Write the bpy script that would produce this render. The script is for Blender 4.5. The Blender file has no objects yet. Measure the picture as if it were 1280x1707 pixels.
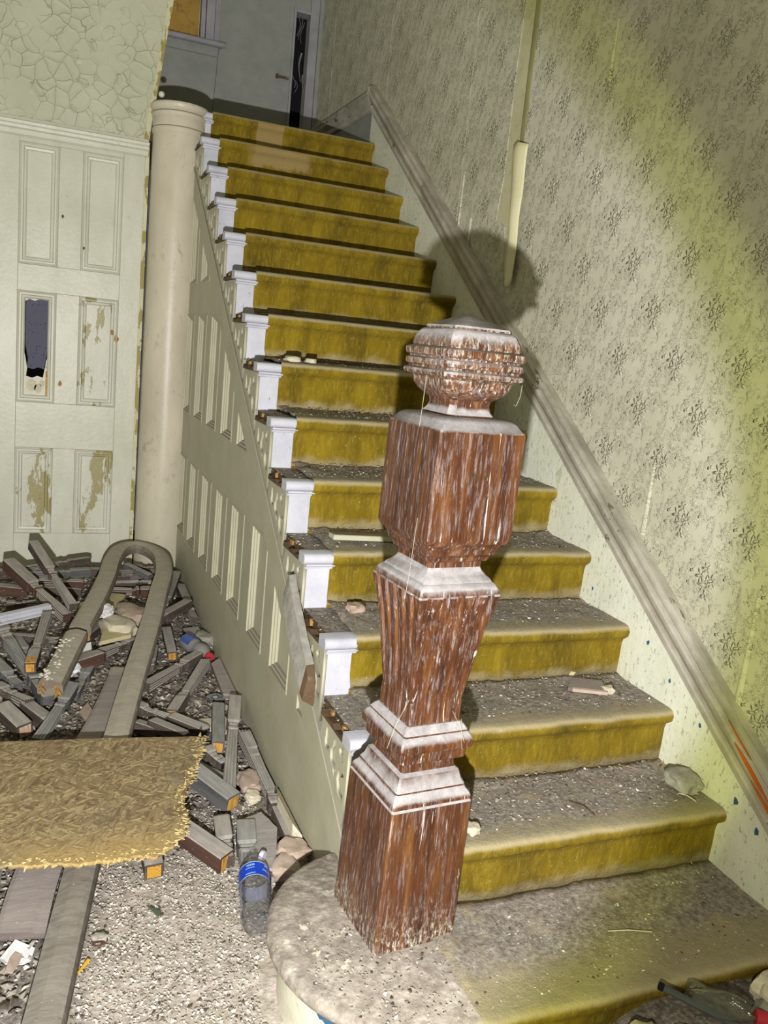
import bpy, bmesh, math, random
from mathutils import Vector, Matrix, noise as mnoise
random.seed(7)
S = bpy.context.scene
COL = S.collection
R = math.radians

# ------------------------------------------------------------------ camera
cam = bpy.data.cameras.new('camera')
cam.sensor_fit = 'VERTICAL'; cam.sensor_height = 36.0
cam.lens = 1419.1 / 1707 * 36.0
cam.clip_start = 0.02
camo = bpy.data.objects.new('camera', cam); COL.objects.link(camo)
YAW, PITCH, ROLL = 0.3976, -0.1909, 0.1003
CAMLOC = Vector((-0.7728, -1.3711, 1.5356))
f_ = Vector((math.sin(YAW)*math.cos(PITCH), math.cos(YAW)*math.cos(PITCH), math.sin(PITCH)))
r_ = Vector((math.cos(YAW), -math.sin(YAW), 0)); u_ = r_.cross(f_)
r2 = r_*math.cos(ROLL) + u_*math.sin(ROLL); u2 = -r_*math.sin(ROLL) + u_*math.cos(ROLL)
m3 = Matrix((r2, u2, -f_)).transposed()
camo.matrix_world = Matrix.Translation(CAMLOC) @ m3.to_4x4()
S.camera = camo

# ------------------------------------------------------------------ world, lamps, exposure
S.view_settings.view_transform = 'Standard'; S.view_settings.look = 'None'
S.view_settings.gamma = 1.0; S.view_settings.use_curve_mapping = False
S.view_settings.exposure = 0.62
W = bpy.data.worlds.new('dim_hall'); S.world = W; W.use_nodes = True
bg = W.node_tree.nodes['Background']
bg.inputs[0].default_value = (0.62, 0.60, 0.40, 1); bg.inputs[1].default_value = 0.30

def torch(name, loc, aim, watts, half_deg, blend, color, radius):
    """A hand torch: spot lamp whose intensity falls off linearly with distance."""
    l = bpy.data.lights.new(name, 'SPOT'); l.energy = watts; l.color = color
    l.spot_size = R(half_deg*2); l.spot_blend = blend; l.shadow_soft_size = radius
    l.use_nodes = True; nt = l.node_tree
    em = nt.nodes['Emission']; fo = nt.nodes.new('ShaderNodeLightFalloff')
    fo.inputs['Strength'].default_value = 1.0
    mx = nt.nodes.new('ShaderNodeMath'); mx.operation = 'MULTIPLY_ADD'; mx.inputs[1].default_value = 1.35
    ml = nt.nodes.new('ShaderNodeMath'); ml.operation = 'MULTIPLY'; ml.inputs[1].default_value = .55
    nt.links.new(fo.outputs['Linear'], ml.inputs[0]); nt.links.new(fo.outputs['Quadratic'], mx.inputs[0])
    nt.links.new(ml.outputs[0], mx.inputs[2]); nt.links.new(mx.outputs[0], em.inputs['Strength'])
    o = bpy.data.objects.new(name, l); COL.objects.link(o)
    o.location = loc
    o.rotation_euler = (Vector(aim)-Vector(loc)).to_track_quat('-Z', 'Y').to_euler()
    return o
TORCH = (-0.80, -1.38, 1.20)
AIM = (-0.13, 1.9, 0.83)
torch('torch_core', TORCH, AIM, 78, 36.2, 0.20, (0.74, 0.695, 1.0), 0.016)
torch('torch_rim', TORCH, AIM, 30, 39.4, 0.13, (0.90, 1.0, 0.16), 0.016)
torch('torch_spill', TORCH, AIM, 22, 75, 0.6, (1.0, 0.97, 0.72), 0.016)

# ------------------------------------------------------------------ mesh helper
class MB:
    def __init__(s): s.v = []; s.f = []
    def add(s, vs, fs):
        b = len(s.v); s.v += [tuple(v) for v in vs]; s.f += [tuple(i+b for i in f) for f in fs]
    def box(s, x0, x1, y0, y1, z0, z1):
        s.add([(x0,y0,z0),(x1,y0,z0),(x1,y1,z0),(x0,y1,z0),(x0,y0,z1),(x1,y0,z1),(x1,y1,z1),(x0,y1,z1)],
              [(3,2,1,0),(4,5,6,7),(0,1,5,4),(1,2,6,5),(2,3,7,6),(3,0,4,7)])
    def loft(s, secs, caps=True, closed=True):
        n = len(secs[0]); vs = [p for q in secs for p in q]; fs = []
        for i in range(len(secs)-1):
            for j in range(n if closed else n-1):
                k = (j+1) % n
                fs.append((i*n+j, i*n+k, (i+1)*n+k, (i+1)*n+j))
        if caps:
            fs.append(tuple(range(n-1, -1, -1))); fs.append(tuple((len(secs)-1)*n+j for j in range(n)))
        s.add(vs, fs)
    def prism(s, poly, a, b, fn):
        """poly of 2D points extruded between depths a and b; fn(u, v, d) -> 3D."""
        s.loft([[fn(u, v, a) for u, v in poly], [fn(u, v, b) for u, v in poly]])
    def lathe(s, prof, seg=24, base=Matrix.Identity(4), caps=True, ang=None):
        secs = []
        for r, z in prof:
            secs.append([base @ Vector((r*math.cos(2*math.pi*j/seg), r*math.sin(2*math.pi*j/seg), z)) for j in range(seg)])
        s.loft(secs, caps)
    def tube(s, pts, r, seg=6, caps=True):
        secs = []; pts = [Vector(p) for p in pts]
        for i, p in enumerate(pts):
            d = (pts[min(i+1, len(pts)-1)]-pts[max(i-1, 0)]).normalized()
            a = d.orthogonal().normalized() if abs(d.z) > .99 else d.cross(Vector((0,0,1))).normalized()
            b = d.cross(a); rr = r[i] if isinstance(r, (list, tuple)) else r
            secs.append([p + a*rr*math.cos(2*math.pi*j/seg) + b*rr*math.sin(2*math.pi*j/seg) for j in range(seg)])
        s.loft(secs, caps)
    def sheet(s, fn, nu, nv):
        vs = [fn(i/nu, j/nv) for i in range(nu+1) for j in range(nv+1)]
        fs = [(i*(nv+1)+j, (i+1)*(nv+1)+j, (i+1)*(nv+1)+j+1, i*(nv+1)+j+1) for i in range(nu) for j in range(nv)]
        s.add(vs, fs)
    def mesh(s, name, m, smooth=False):
        me = bpy.data.meshes.new(name); me.from_pydata(s.v, [], s.f); me.validate(); me.update()
        bm = bmesh.new(); bm.from_mesh(me); bmesh.ops.recalc_face_normals(bm, faces=bm.faces); bm.to_mesh(me); bm.free()
        if m: me.materials.append(m)
        if smooth:
            me.polygons.foreach_set('use_smooth', [True]*len(me.polygons))
        return me

def link(name, me, parent=None):
    o = bpy.data.objects.new(name, me); COL.objects.link(o)
    if parent:
        o.parent = parent
        if not parent.get('local'): o.matrix_parent_inverse = parent.matrix_basis.inverted()
    return o
def obj(name, mb, m, parent=None, smooth=False, bevel=0, label=None):
    o = link(name, mb.mesh(name, m, smooth), parent)
    if bevel:
        b = o.modifiers.new('bevel', 'BEVEL'); b.width = bevel; b.segments = 2; b.limit_method = 'ANGLE'; b.angle_limit = R(40)
    if smooth == 'auto': pass
    if label: o['label'] = label
    return o
def tag(o, label, cat, group=None):
    o['label'] = label; o['category'] = cat
    if group: o['group'] = group
    return o
def thing(name, label, cat, loc=(0,0,0), group=None, rot=None):
    o = bpy.data.objects.new(name, None); COL.objects.link(o); o.empty_display_size = .05
    o.location = loc
    if rot is not None: o.rotation_mode = 'QUATERNION'; o.rotation_quaternion = rot; o['local'] = 1
    return tag(o, label, cat, group)
def struct(o): o['kind'] = 'structure'; return o
def stuff(o): o['kind'] = 'stuff'; return o
def autosmooth(o, deg=35):
    me = o.data
    me.polygons.foreach_set('use_smooth', [True]*len(me.polygons))
    me.set_sharp_from_angle(angle=R(deg))
    return o
def clip(poly, a, b, c):
    """keep the part of poly where a*u + b*v <= c"""
    out = []
    for i in range(len(poly)):
        p, q = poly[i], poly[(i+1) % len(poly)]
        fp, fq = a*p[0]+b*p[1]-c, a*q[0]+b*q[1]-c
        if fp <= 0: out.append(p)
        if (fp < 0 < fq) or (fq < 0 < fp):
            t = fp/(fp-fq); out.append((p[0]+t*(q[0]-p[0]), p[1]+t*(q[1]-p[1])))
    return out
def inset(poly, d):
    """inset a convex polygon by d"""
    n = len(poly); area = sum(poly[i][0]*poly[(i+1)%n][1]-poly[(i+1)%n][0]*poly[i][1] for i in range(n))
    sg = 1 if area > 0 else -1; lines = []
    for i in range(n):
        p, q = poly[i], poly[(i+1)%n]; dx, dy = q[0]-p[0], q[1]-p[1]; l = math.hypot(dx, dy) or 1e-9
        nx, ny = -dy/l*sg, dx/l*sg
        lines.append((p[0]+nx*d, p[1]+ny*d, dx/l, dy/l))
    out = []
    for i in range(n):
        a, b = lines[i-1], lines[i]
        det = a[2]*b[3]-a[3]*b[2]
        if abs(det) < 1e-6: out.append((b[0], b[1])); continue
        t = ((b[0]-a[0])*b[3]-(b[1]-a[1])*b[2])/det
        out.append((a[0]+a[2]*t, a[1]+a[3]*t))
    return out
def curve_plate(name, outline, holes, half, fn, m, parent):
    """flat plate with holes, filled by a 2D curve, then mapped: fn(u, v, d)."""
    cu = bpy.data.curves.new('plate', 'CURVE'); cu.dimensions = '2D'; cu.fill_mode = 'BOTH'; cu.extrude = half
    for pl in [outline]+holes:
        sp = cu.splines.new('POLY'); sp.points.add(len(pl)-1); sp.use_cyclic_u = True
        for p, q in zip(sp.points, pl): p.co = (q[0], q[1], 0, 1)
    t = bpy.data.objects.new('plate', cu); COL.objects.link(t)
    dg = bpy.context.evaluated_depsgraph_get(); me = bpy.data.meshes.new_from_object(t.evaluated_get(dg))
    bpy.data.objects.remove(t); bpy.data.curves.remove(cu)
    for v in me.vertices: v.co = fn(v.co.x, v.co.y, v.co.z)
    bm = bmesh.new(); bm.from_mesh(me); bmesh.ops.remove_doubles(bm, verts=bm.verts, dist=1e-5)
    bmesh.ops.recalc_face_normals(bm, faces=bm.faces); bm.to_mesh(me); bm.free()
    me.materials.clear(); me.materials.append(m); me.name = name
    return link(name, me, parent)
def N3(x, y, z=0.0): return mnoise.noise(Vector((x, y, z)))
def fbm(x, y, z=0.0): return N3(x, y, z) + .5*N3(2.1*x, 2.1*y, z+7) + .25*N3(4.3*x, 4.3*y, z+13)

# ------------------------------------------------------------------ material helper
class NT:
    def __init__(s, name):
        s.m = bpy.data.materials.new(name); s.m.use_nodes = True
        s.t = s.m.node_tree; s.b = s.t.nodes['Principled BSDF']
        s.b.inputs['Specular IOR Level'].default_value = .3
        s.tc = s.n('ShaderNodeTexCoord'); s.oi = s.n('ShaderNodeObjectInfo')
        s.geo = s.n('ShaderNodeNewGeometry')
        s.P = s.tc.outputs['Object']
    def n(s, t, **k):
        nd = s.t.nodes.new(t)
        for a, b in k.items(): setattr(nd, a, b)
        return nd
    def l(s, a, b): s.t.links.new(a, b)
    def put(s, sock, v):
        if isinstance(v, bpy.types.NodeSocket): s.l(v, sock)
        else: sock.default_value = v
    def math(s, op, a, b=None, c=None, clamp=False):
        nd = s.n('ShaderNodeMath', operation=op, use_clamp=clamp)
        for i, v in enumerate((a, b, c)):
            if v is not None: s.put(nd.inputs[i], v)
        return nd.outputs[0]
    def map(s, vec, scale=(1,1,1), rot=(0,0,0), loc=(0,0,0)):
        nd = s.n('ShaderNodeMapping'); s.l(vec, nd.inputs[0])
        nd.inputs['Scale'].default_value = scale; nd.inputs['Rotation'].default_value = rot; nd.inputs['Location'].default_value = loc
        return nd.outputs[0]
    def jitter(s):
        """offset the texture per object so copies differ"""
        a = s.n('ShaderNodeVectorMath', operation='ADD'); k = s.math('MULTIPLY', s.oi.outputs['Random'], 17.0)
        s.l(s.P, a.inputs[0]); s.l(k, a.inputs[1]); s.P = a.outputs[0]
    def noise(s, scale, detail=4, rough=.6, vec=None, stretch=None, dist=0):
        nd = s.n('ShaderNodeTexNoise'); v = vec or s.P
        if stretch: v = s.map(v, stretch)
        s.l(v, nd.inputs['Vector']); nd.inputs['Scale'].default_value = scale; nd.inputs['Detail'].default_value = detail
        nd.inputs['Roughness'].default_value = rough; nd.inputs['Distortion'].default_value = dist
        return nd.outputs['Fac']
    def vor(s, scale, feature='F1', vec=None, out='Distance', rnd=1.0):
        nd = s.n('ShaderNodeTexVoronoi', feature=feature); s.l(vec or s.P, nd.inputs['Vector'])
        nd.inputs['Scale'].default_value = scale; nd.inputs['Randomness'].default_value = rnd
        return nd.outputs[out]
    def ramp(s, fac, stops):
        nd = s.n('ShaderNodeValToRGB'); s.l(fac, nd.inputs[0]); e = nd.color_ramp.elements
        while len(e) < len(stops): e.new(.5)
        for x, (p, c) in zip(e, stops):
            x.position = p; x.color = (c[0], c[1], c[2], 1)
        return nd.outputs[0]
    def step(s, v, lo, hi):
        nd = s.n('ShaderNodeMapRange', interpolation_type='SMOOTHSTEP'); s.put(nd.inputs[0], v)
        nd.inputs[1].default_value = lo; nd.inputs[2].default_value = hi
        return nd.outputs[0]
    def mix(s, fac, a, b, mode='MIX'):
        nd = s.n('ShaderNodeMix', data_type='RGBA', blend_type=mode); s.put(nd.inputs[0], fac)
        for sock, v in ((nd.inputs[6], a), (nd.inputs[7], b)):
            if isinstance(v, tuple): v = (v[0], v[1], v[2], 1)
            s.put(sock, v)
        return nd.outputs[2]
    def bump(s, h, strength, dist=.004):
        nd = s.n('ShaderNodeBump'); s.l(h, nd.inputs['Height']); nd.inputs['Strength'].default_value = strength; nd.inputs['Distance'].default_value = dist
        if s.b.inputs['Normal'].links: s.l(s.b.inputs['Normal'].links[0].from_socket, nd.inputs['Normal'])
        s.l(nd.outputs[0], s.b.inputs['Normal'])
    def xyz(s, v=None):
        nd = s.n('ShaderNodeSeparateXYZ'); s.l(v or s.P, nd.inputs[0]); return nd.outputs
    def up(s):
        return s.xyz(s.geo.outputs['Normal'])[2]
    def done(s, col, rough=.8):
        s.put(s.b.inputs['Base Color'], col if isinstance(col, bpy.types.NodeSocket) else (*col, 1)); s.put(s.b.inputs['Roughness'], rough)
        return s.m

def paint(name, c0, c1, ledge=None, chips=None, chip_t=.62, chip_scale=14, stretch=(1,1,1), rough=.6, bump=.25, scale=6, grime=None, gt=(.55,.75), jit=False):
    t = NT(name)
    if jit: t.jitter()
    col = t.ramp(t.noise(scale, 6, .65, stretch=stretch), [(.3, c0), (.7, c1)])
    if grime: col = t.mix(t.step(t.noise(scale*3.1, 7, .7, stretch=stretch, dist=.6), *gt), col, grime)
    sp = t.step(t.noise(110, 3, .6), .67, .74); col = t.mix(t.math('MULTIPLY', sp, .6), col, (.10,.09,.06))
    if ledge: col = t.mix(t.step(t.up(), .45, .8), col, ledge)
    h = t.noise(45, 5, .6)
    if chips:
        k = t.step(t.noise(chip_scale, 7, .68, stretch=stretch), chip_t, chip_t+.015)
        col = t.mix(k, col, chips); h = t.math('SUBTRACT', h, k)
    t.bump(h, bump, .003)
    return t.done(col, rough)

M = {}
M['cream'] = paint('cream_gloss_paint', (.50,.50,.41), (.62,.61,.54), chips=(.33,.30,.15), chip_t=.70, rough=.36, bump=.35, stretch=(1,1,.5), grime=(.34,.33,.24), gt=(.62,.8))
M['panelcream'] = paint('peeling_cream_paint', (.50,.50,.42), (.62,.61,.55), chips=(.33,.29,.14), chip_t=.565, chip_scale=10, rough=.4, bump=.5, stretch=(1,1,.35), grime=(.32,.31,.22), gt=(.6,.75))
M['olivecream'] = paint('olive_cream_paint', (.39,.37,.27), (.47,.45,.35), ledge=(.20,.18,.15), chips=(.20,.17,.10), chip_t=.74, rough=.5, bump=.25, grime=(.30,.28,.17), gt=(.6,.8))
M['column'] = paint('column_paint', (.50,.45,.36), (.62,.57,.47), chips=(.36,.31,.2), chip_t=.73, rough=.35, bump=.3, stretch=(1,1,.4), grime=(.34,.29,.20), gt=(.56,.76))
M['white'] = paint('white_riser_paint', (.42,.42,.50), (.58,.58,.67), chips=(.22,.20,.21), chip_t=.66, chip_scale=26, rough=.5, bump=.4, grime=(.45,.44,.47), gt=(.6,.8), jit=True)
M['skirt'] = paint('skirting_paint', (.60,.61,.50), (.74,.75,.66), chips=(.40,.41,.34), chip_t=.60, chip_scale=75, stretch=(1,1,.5), rough=.55, bump=.6, grime=(.45,.46,.30), gt=(.55,.75))
M['rail'] = paint('greyed_rail_paint', (.22,.20,.16), (.52,.49,.42), chips=(.16,.13,.09), chip_t=.63, chip_scale=30, rough=.4, bump=.4, scale=14, stretch=(1,.3,.3))
M['grey_wall'] = paint('grey_distemper', (.21,.22,.21), (.29,.295,.28), chips=(.2,.2,.17), chip_t=.78, rough=.9, bump=.2, grime=(.2,.2,.17), gt=(.6,.85))
M['trim_grey'] = paint('lilac_grey_trim_paint', (.22,.215,.245), (.32,.31,.345), chips=(.2,.18,.17), chip_t=.68, rough=.6, bump=.3)
M['casing'] = paint('yellowed_edge_paint', (.50,.47,.28), (.60,.58,.45), chips=(.30,.25,.07), chip_t=.52, chip_scale=18, rough=.5, bump=.5, stretch=(1,1,.4))

def mat_crackle():
    t = NT('crackled_wall_paint')
    col = t.ramp(t.noise(3, 5, .6), [(.3, (.44,.44,.33)), (.7, (.53,.525,.42))])
    w = t.n('ShaderNodeVectorMath', operation='ADD'); t.l(t.P, w.inputs[0])
    nz = t.n('ShaderNodeTexNoise'); t.l(t.P, nz.inputs['Vector']); nz.inputs['Scale'].default_value = 9
    sc = t.n('ShaderNodeVectorMath', operation='SCALE'); t.l(nz.outputs['Color'], sc.inputs[0]); sc.inputs['Scale'].default_value = .055; t.l(sc.outputs[0], w.inputs[1])
    d = t.vor(13, 'DISTANCE_TO_EDGE', w.outputs[0])
    gate = t.step(t.noise(5, 3), .34, .60)
    line = t.math('MULTIPLY', t.math('SUBTRACT', 1.0, t.step(d, .0, .022)), gate)
    col = t.mix(t.math('MULTIPLY', line, .62), col, (.22,.20,.11))
    col = t.mix(t.step(t.noise(28, 6, .7), .66, .72), col, (.42,.40,.25))
    curl = t.math('MULTIPLY', t.math('SUBTRACT', 1.0, t.step(d, .0, .22)), gate)
    t.bump(t.math('SUBTRACT', curl, t.math('MULTIPLY', line, 1.3)), .55, .006)
    t.bump(t.noise(60, 4), .12, .003)
    return t.done(col, .62)
M['crackle'] = mat_crackle()

def mat_wallpaper():
    t = NT('embossed_floral_wallpaper')
    x = t.xyz(); y, z = x[1], x[2]
    row = t.math('DIVIDE', t.math('SUBTRACT', z, 2.658-.0775), .155); rf = t.math('FLOOR', row)
    par = t.math('MULTIPLY', t.math('ABSOLUTE', t.math('MODULO', rf, 2.0)), .5)
    u = t.math('ADD', t.math('DIVIDE', t.math('SUBTRACT', y, 1.203-.1395), .279), par)
    fu = t.math('MULTIPLY', t.math('SUBTRACT', t.math('FRACT', u), .5), .279)
    fv = t.math('MULTIPLY', t.math('SUBTRACT', t.math('FRACT', row), .5), .155)
    c = t.n('ShaderNodeCombineXYZ'); t.l(fu, c.inputs[0]); t.l(fv, c.inputs[1])
    cell = c.outputs[0]
    nz = t.n('ShaderNodeTexNoise'); t.l(cell, nz.inputs['Vector']); nz.inputs['Scale'].default_value = 38; nz.inputs['Detail'].default_value = 3
    wv = t.n('ShaderNodeVectorMath', operation='MULTIPLY_ADD'); t.l(nz.outputs['Color'], wv.inputs[0]); wv.inputs[1].default_value = (.03,.03,0); t.l(cell, wv.inputs[2])
    warped = wv.outputs[0]
    def petals(dx, dy, r, k, ph):
        a = t.math('ADD', fu, -dx); b = t.math('ADD', fv, -dy)
        rad = t.math('SQRT', t.math('ADD', t.math('MULTIPLY', a, a), t.math('MULTIPLY', b, b)))
        ang = t.math('ARCTAN2', b, a)
        lob = t.math('MULTIPLY_ADD', t.math('COSINE', t.math('MULTIPLY_ADD', ang, float(k), ph)), .38, .62)
        q = t.math('DIVIDE', rad, t.math('MULTIPLY', lob, r))
        body = t.math('SUBTRACT', 1.0, t.step(q, .45, 1.05))
        core = t.math('SUBTRACT', 1.0, t.step(rad, r*.12, r*.26))
        return t.math('SUBTRACT', body, core)
    h = petals(.0, -.012, .036, 7, .4)
    for a in ((.022,.012,.027,5,1.1), (-.022,.008,.025,6,2.0), (.004,.038,.021,5,.2), (-.004,-.042,.020,3,1.57), (.060,.020,.012,2,.9), (.068,-.020,.010,3,.3), (-.072,.03,.011,2,2.2)):
        h = t.math('MAXIMUM', h, petals(*a))
    wav = t.n('ShaderNodeTexWave', wave_type='RINGS', rings_direction='Z'); t.l(warped, wav.inputs['Vector']); wav.inputs['Scale'].default_value = 14
    wav.inputs['Distortion'].default_value = 9; wav.inputs['Detail'].default_value = 2.5; wav.inputs['Detail Scale'].default_value = 9
    vine = t.step(t.noise(17, 2, .5, vec=cell), .44, .58)
    scr = t.math('MULTIPLY', t.step(wav.outputs['Fac'], .55, .85), t.math('MULTIPLY', vine, .55))
    H = t.math('MAXIMUM', h, scr)
    col = t.ramp(t.noise(2.2, 6, .62), [(.28, (.43,.41,.31)), (.5, (.50,.48,.38)), (.72, (.56,.54,.45))])
    col = t.mix(t.step(t.noise(9, 6, .7), .58, .8), col, (.40,.38,.25))
    col = t.mix(t.math('MULTIPLY', h, .16), col, (.27,.26,.13))
    col = t.mix(t.math('MULTIPLY', t.step(t.noise(120, 3), .66, .72), .5), col, (.2,.18,.1))
    # seams wear: low wall scuffs
    scuff = t.math('MULTIPLY', t.step(t.noise(7, 7, .75, stretch=(1,2.2,.6)), .58, .66), t.math('SUBTRACT', 1.0, t.step(z, .8, 1.9)))
    col = t.mix(t.math('MULTIPLY', scuff, .45), col, (.30,.27,.17))
    t.bump(H, .9, .010)
    t.bump(t.noise(170, 3), .25, .0015)
    return t.done(col, .72)
M['wallpaper'] = mat_wallpaper()
M['bare_wall'] = paint('bare_lining_paper', (.45,.42,.27), (.54,.51,.35), rough=.8, bump=.15, grime=(.36,.33,.17), gt=(.5,.75))
M['gap_shade'] = paint('gap_shade_olive', (.22,.20,.09), (.31,.28,.14), rough=.85, bump=.15)  # dark olive that paints the shadow gap beside the tear
M['flap'] = paint('cream_paper_back', (.62,.58,.36), (.70,.66,.46), rough=.7, bump=.1, grime=(.5,.44,.2), gt=(.55,.8))

def mat_dotted():
    t = NT('lavender_dotted_paper')
    x = t.xyz(); c = t.n('ShaderNodeCombineXYZ'); t.l(x[0], c.inputs[0]); t.l(x[2], c.inputs[1])
    d = t.vor(42, 'F1', c.outputs[0], rnd=.6)
    col = t.mix(t.math('SUBTRACT', 1.0, t.step(d, .13, .2)), (.17,.165,.23), (.05,.045,.08))
    return t.done(col, .9)
M['dotted'] = mat_dotted()

def mat_carpet():
    t = NT('gold_stair_carpet')
    x = t.xyz()
    col = t.ramp(t.noise(5, 6, .6, stretch=(2.2,1,.8)), [(.27, (.085,.058,.003)), (.48, (.17,.112,.004)), (.72, (.27,.187,.008))])
    f = t.noise(90, 4, .7, stretch=(1,1,.25)); col = t.mix(t.math('MULTIPLY', t.step(f, .45, .75), .35), col, (.42,.32,.05))
    zz = t.math('FRACT', t.math('DIVIDE', x[2], .18))
    n1 = t.noise(11, 5, .65)
    tan = (.41,.34,.20)
    low = t.math('SUBTRACT', 1.0, t.step(t.math('MULTIPLY_ADD', n1, .5, zz), .28, .52))
    below8 = t.math('SUBTRACT', 1.0, t.step(x[2], 1.5, 2.1))
    col = t.mix(t.math('MULTIPLY', low, t.math('MULTIPLY_ADD', below8, .6, .25)), col, tan)
    nz = t.math('MULTIPLY_ADD', t.math('SUBTRACT', n1, .5), .7, t.up())
    col = t.mix(t.math('MULTIPLY', t.step(nz, .05, .7), t.math('MULTIPLY_ADD', below8, .45, .5)), col, tan)
    yy = t.math('ADD', t.math('SUBTRACT', t.math('DIVIDE', x[1], .26), t.math('DIVIDE', x[2], .18)), 1.04)   # 0 at a nosing, 1 at the next riser
    front = t.math('SUBTRACT', 1.0, t.step(t.math('MULTIPLY_ADD', n1, .40, yy), .22, .66))
    grit = t.ramp(t.noise(75, 6, .75), [(.34, (.13,.11,.095)), (.5, (.265,.232,.207)), (.68, (.46,.42,.38))])
    grit = t.mix(t.math('MULTIPLY', front, .85), grit, (.33,.285,.17))
    col = t.mix(t.step(nz, .72, 1.0), col, grit)
    col = t.mix(t.math('MULTIPLY', t.step(t.noise(160, 2), .70, .74), .8), col, (.6,.55,.38))
    # two worn patches at the top of the flight
    def band(v, a, b, s): return t.math('MULTIPLY', t.step(v, a-s, a+s), t.math('SUBTRACT', 1.0, t.step(v, b-s, b+s)))
    wob = t.math('MULTIPLY_ADD', t.noise(16, 4, .6, stretch=(1,1,.3)), .14, -.07)
    xx = t.math('ADD', x[0], wob)
    p15 = t.math('MULTIPLY', band(x[0], .34, .49, .004), band(x[2], 2.53, 2.69, .01))
    p14 = t.math('MULTIPLY', band(xx, .26, .58, .03), t.step(t.math('ADD', x[2], wob), 2.40, 2.43)); p14 = t.math('MULTIPLY', p14, t.math('SUBTRACT', 1.0, t.step(x[2], 2.515, 2.525)))
    col = t.mix(t.math('MULTIPLY', t.math('MAXIMUM', p15, p14), .85), col, (.33,.235,.10))
    t.bump(t.noise(150, 5, .7), .55, .006); t.bump(t.noise(30, 5, .6), .35, .010)
    return t.done(col, .95)
M['carpet'] = mat_carpet()

def mat_newel():
    t = NT('dusty_varnished_wood')
    col = t.ramp(t.noise(16, 6, .62, stretch=(3,3,.22), dist=.5), [(.28, (.030,.012,.008)), (.5, (.085,.030,.012)), (.74, (.19,.080,.024))])
    fine = t.noise(70, 5, .6, stretch=(3,3,.12)); col = t.mix(t.math('MULTIPLY', t.step(fine, .45, .7), .4), col, (.09,.03,.014))
    d1 = t.step(t.noise(26, 6, .72, stretch=(3.4,3.4,.22), dist=.4), .60, .66)
    d2 = t.step(t.noise(60, 7, .75, stretch=(2.6,2.6,.26)), .50, .66)
    x = t.xyz(); nx = t.xyz(t.geo.outputs['Normal'])
    side = t.step(t.math('MULTIPLY', nx[0], -1.0), .4, .8)          # slightly dustier hall flank; white drips thinned there to paint its shade
    low = t.math('SUBTRACT', 1.0, t.step(t.math('MULTIPLY_ADD', t.noise(30, 5), .12, x[2]), .22, .36))
    col = t.mix(t.math('MULTIPLY', d2, t.math('MULTIPLY_ADD', side, .12, .40)), col, (.40,.35,.38))
    col = t.mix(t.math('MULTIPLY', d1, t.math('MULTIPLY_ADD', side, -.45, .8)), col, (.70,.66,.64))
    hi = t.math('MULTIPLY', t.step(x[2], 1.44, 1.48), t.step(t.noise(80, 6, .75, stretch=(2.0,2.0,.45)), .48, .62)); col = t.mix(t.math('MULTIPLY', hi, .62), col, (.58,.53,.46))
    col = t.mix(t.math('MULTIPLY', low, t.step(t.noise(95, 6, .75, stretch=(1.5,1.5,.6)), .48, .66)), col, (.60,.57,.48))
    dn = t.math('MULTIPLY_ADD', t.math('SUBTRACT', t.noise(26, 5), .5), .5, t.up())
    dust = t.ramp(t.noise(34, 6, .7), [(.3, (.27,.25,.26)), (.7, (.47,.44,.455))])
    k = t.step(dn, .18, .55); col = t.mix(k, col, dust)
    t.bump(t.math('ADD', t.math('MULTIPLY', d1, .7), d2), .35, .003)
    return t.done(col, t.math('MULTIPLY_ADD', k, .5, .36))
M['newel'] = mat_newel()

def mat_debris(name, side0, side1, top0, top1, streak=(1,1,1)):
    t = NT(name); up = t.up(); t.jitter()
    col = t.ramp(t.noise(12, 5, .6, stretch=(.25,3,3)), [(.3, side0), (.7, side1)])
    top = t.ramp(t.noise(22, 6, .7, stretch=(.4,2,2)), [(.3, top0), (.7, top1)])
    k = t.step(t.math('MULTIPLY_ADD', t.math('SUBTRACT', t.noise(18, 4), .5), .6, up), .15, .6)
    col = t.mix(k, col, top)
    col = t.mix(t.math('MULTIPLY', t.step(t.noise(95, 3), .67, .72), .7), col, (.5,.47,.42))
    t.bump(t.noise(40, 6, .7, stretch=(.3,2,2)), .4, .004)
    return t.done(col, .8)
M['debris'] = mat_debris('dusty_baluster_wood', (.045,.034,.030), (.115,.088,.075), (.25,.23,.218), (.42,.39,.37))
M['debris_red'] = mat_debris('red_brown_baluster_wood', (.055,.028,.02), (.11,.055,.042), (.26,.235,.22), (.42,.385,.36))
M['debris_grey'] = mat_debris('charcoal_baluster_wood', (.06,.06,.065), (.14,.14,.14), (.21,.205,.20), (.36,.35,.345))
M['railwood'] = mat_debris('handrail_wood', (.15,.125,.10), (.25,.215,.175), (.32,.285,.235), (.44,.40,.34))
M['plankwood'] = mat_debris('mauve_plank_wood', (.12,.09,.09), (.2,.17,.16), (.25,.215,.21), (.36,.315,.30))
M['darkplank'] = mat_debris('worn_brown_plank', (.08,.065,.055), (.15,.125,.11), (.17,.15,.13), (.31,.28,.25))
M['dark_wood'] = paint('dark_tread_wood', (.06,.035,.022), (.15,.09,.05), rough=.8, bump=.4, grime=(.2,.17,.14), gt=(.55,.75))
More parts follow.
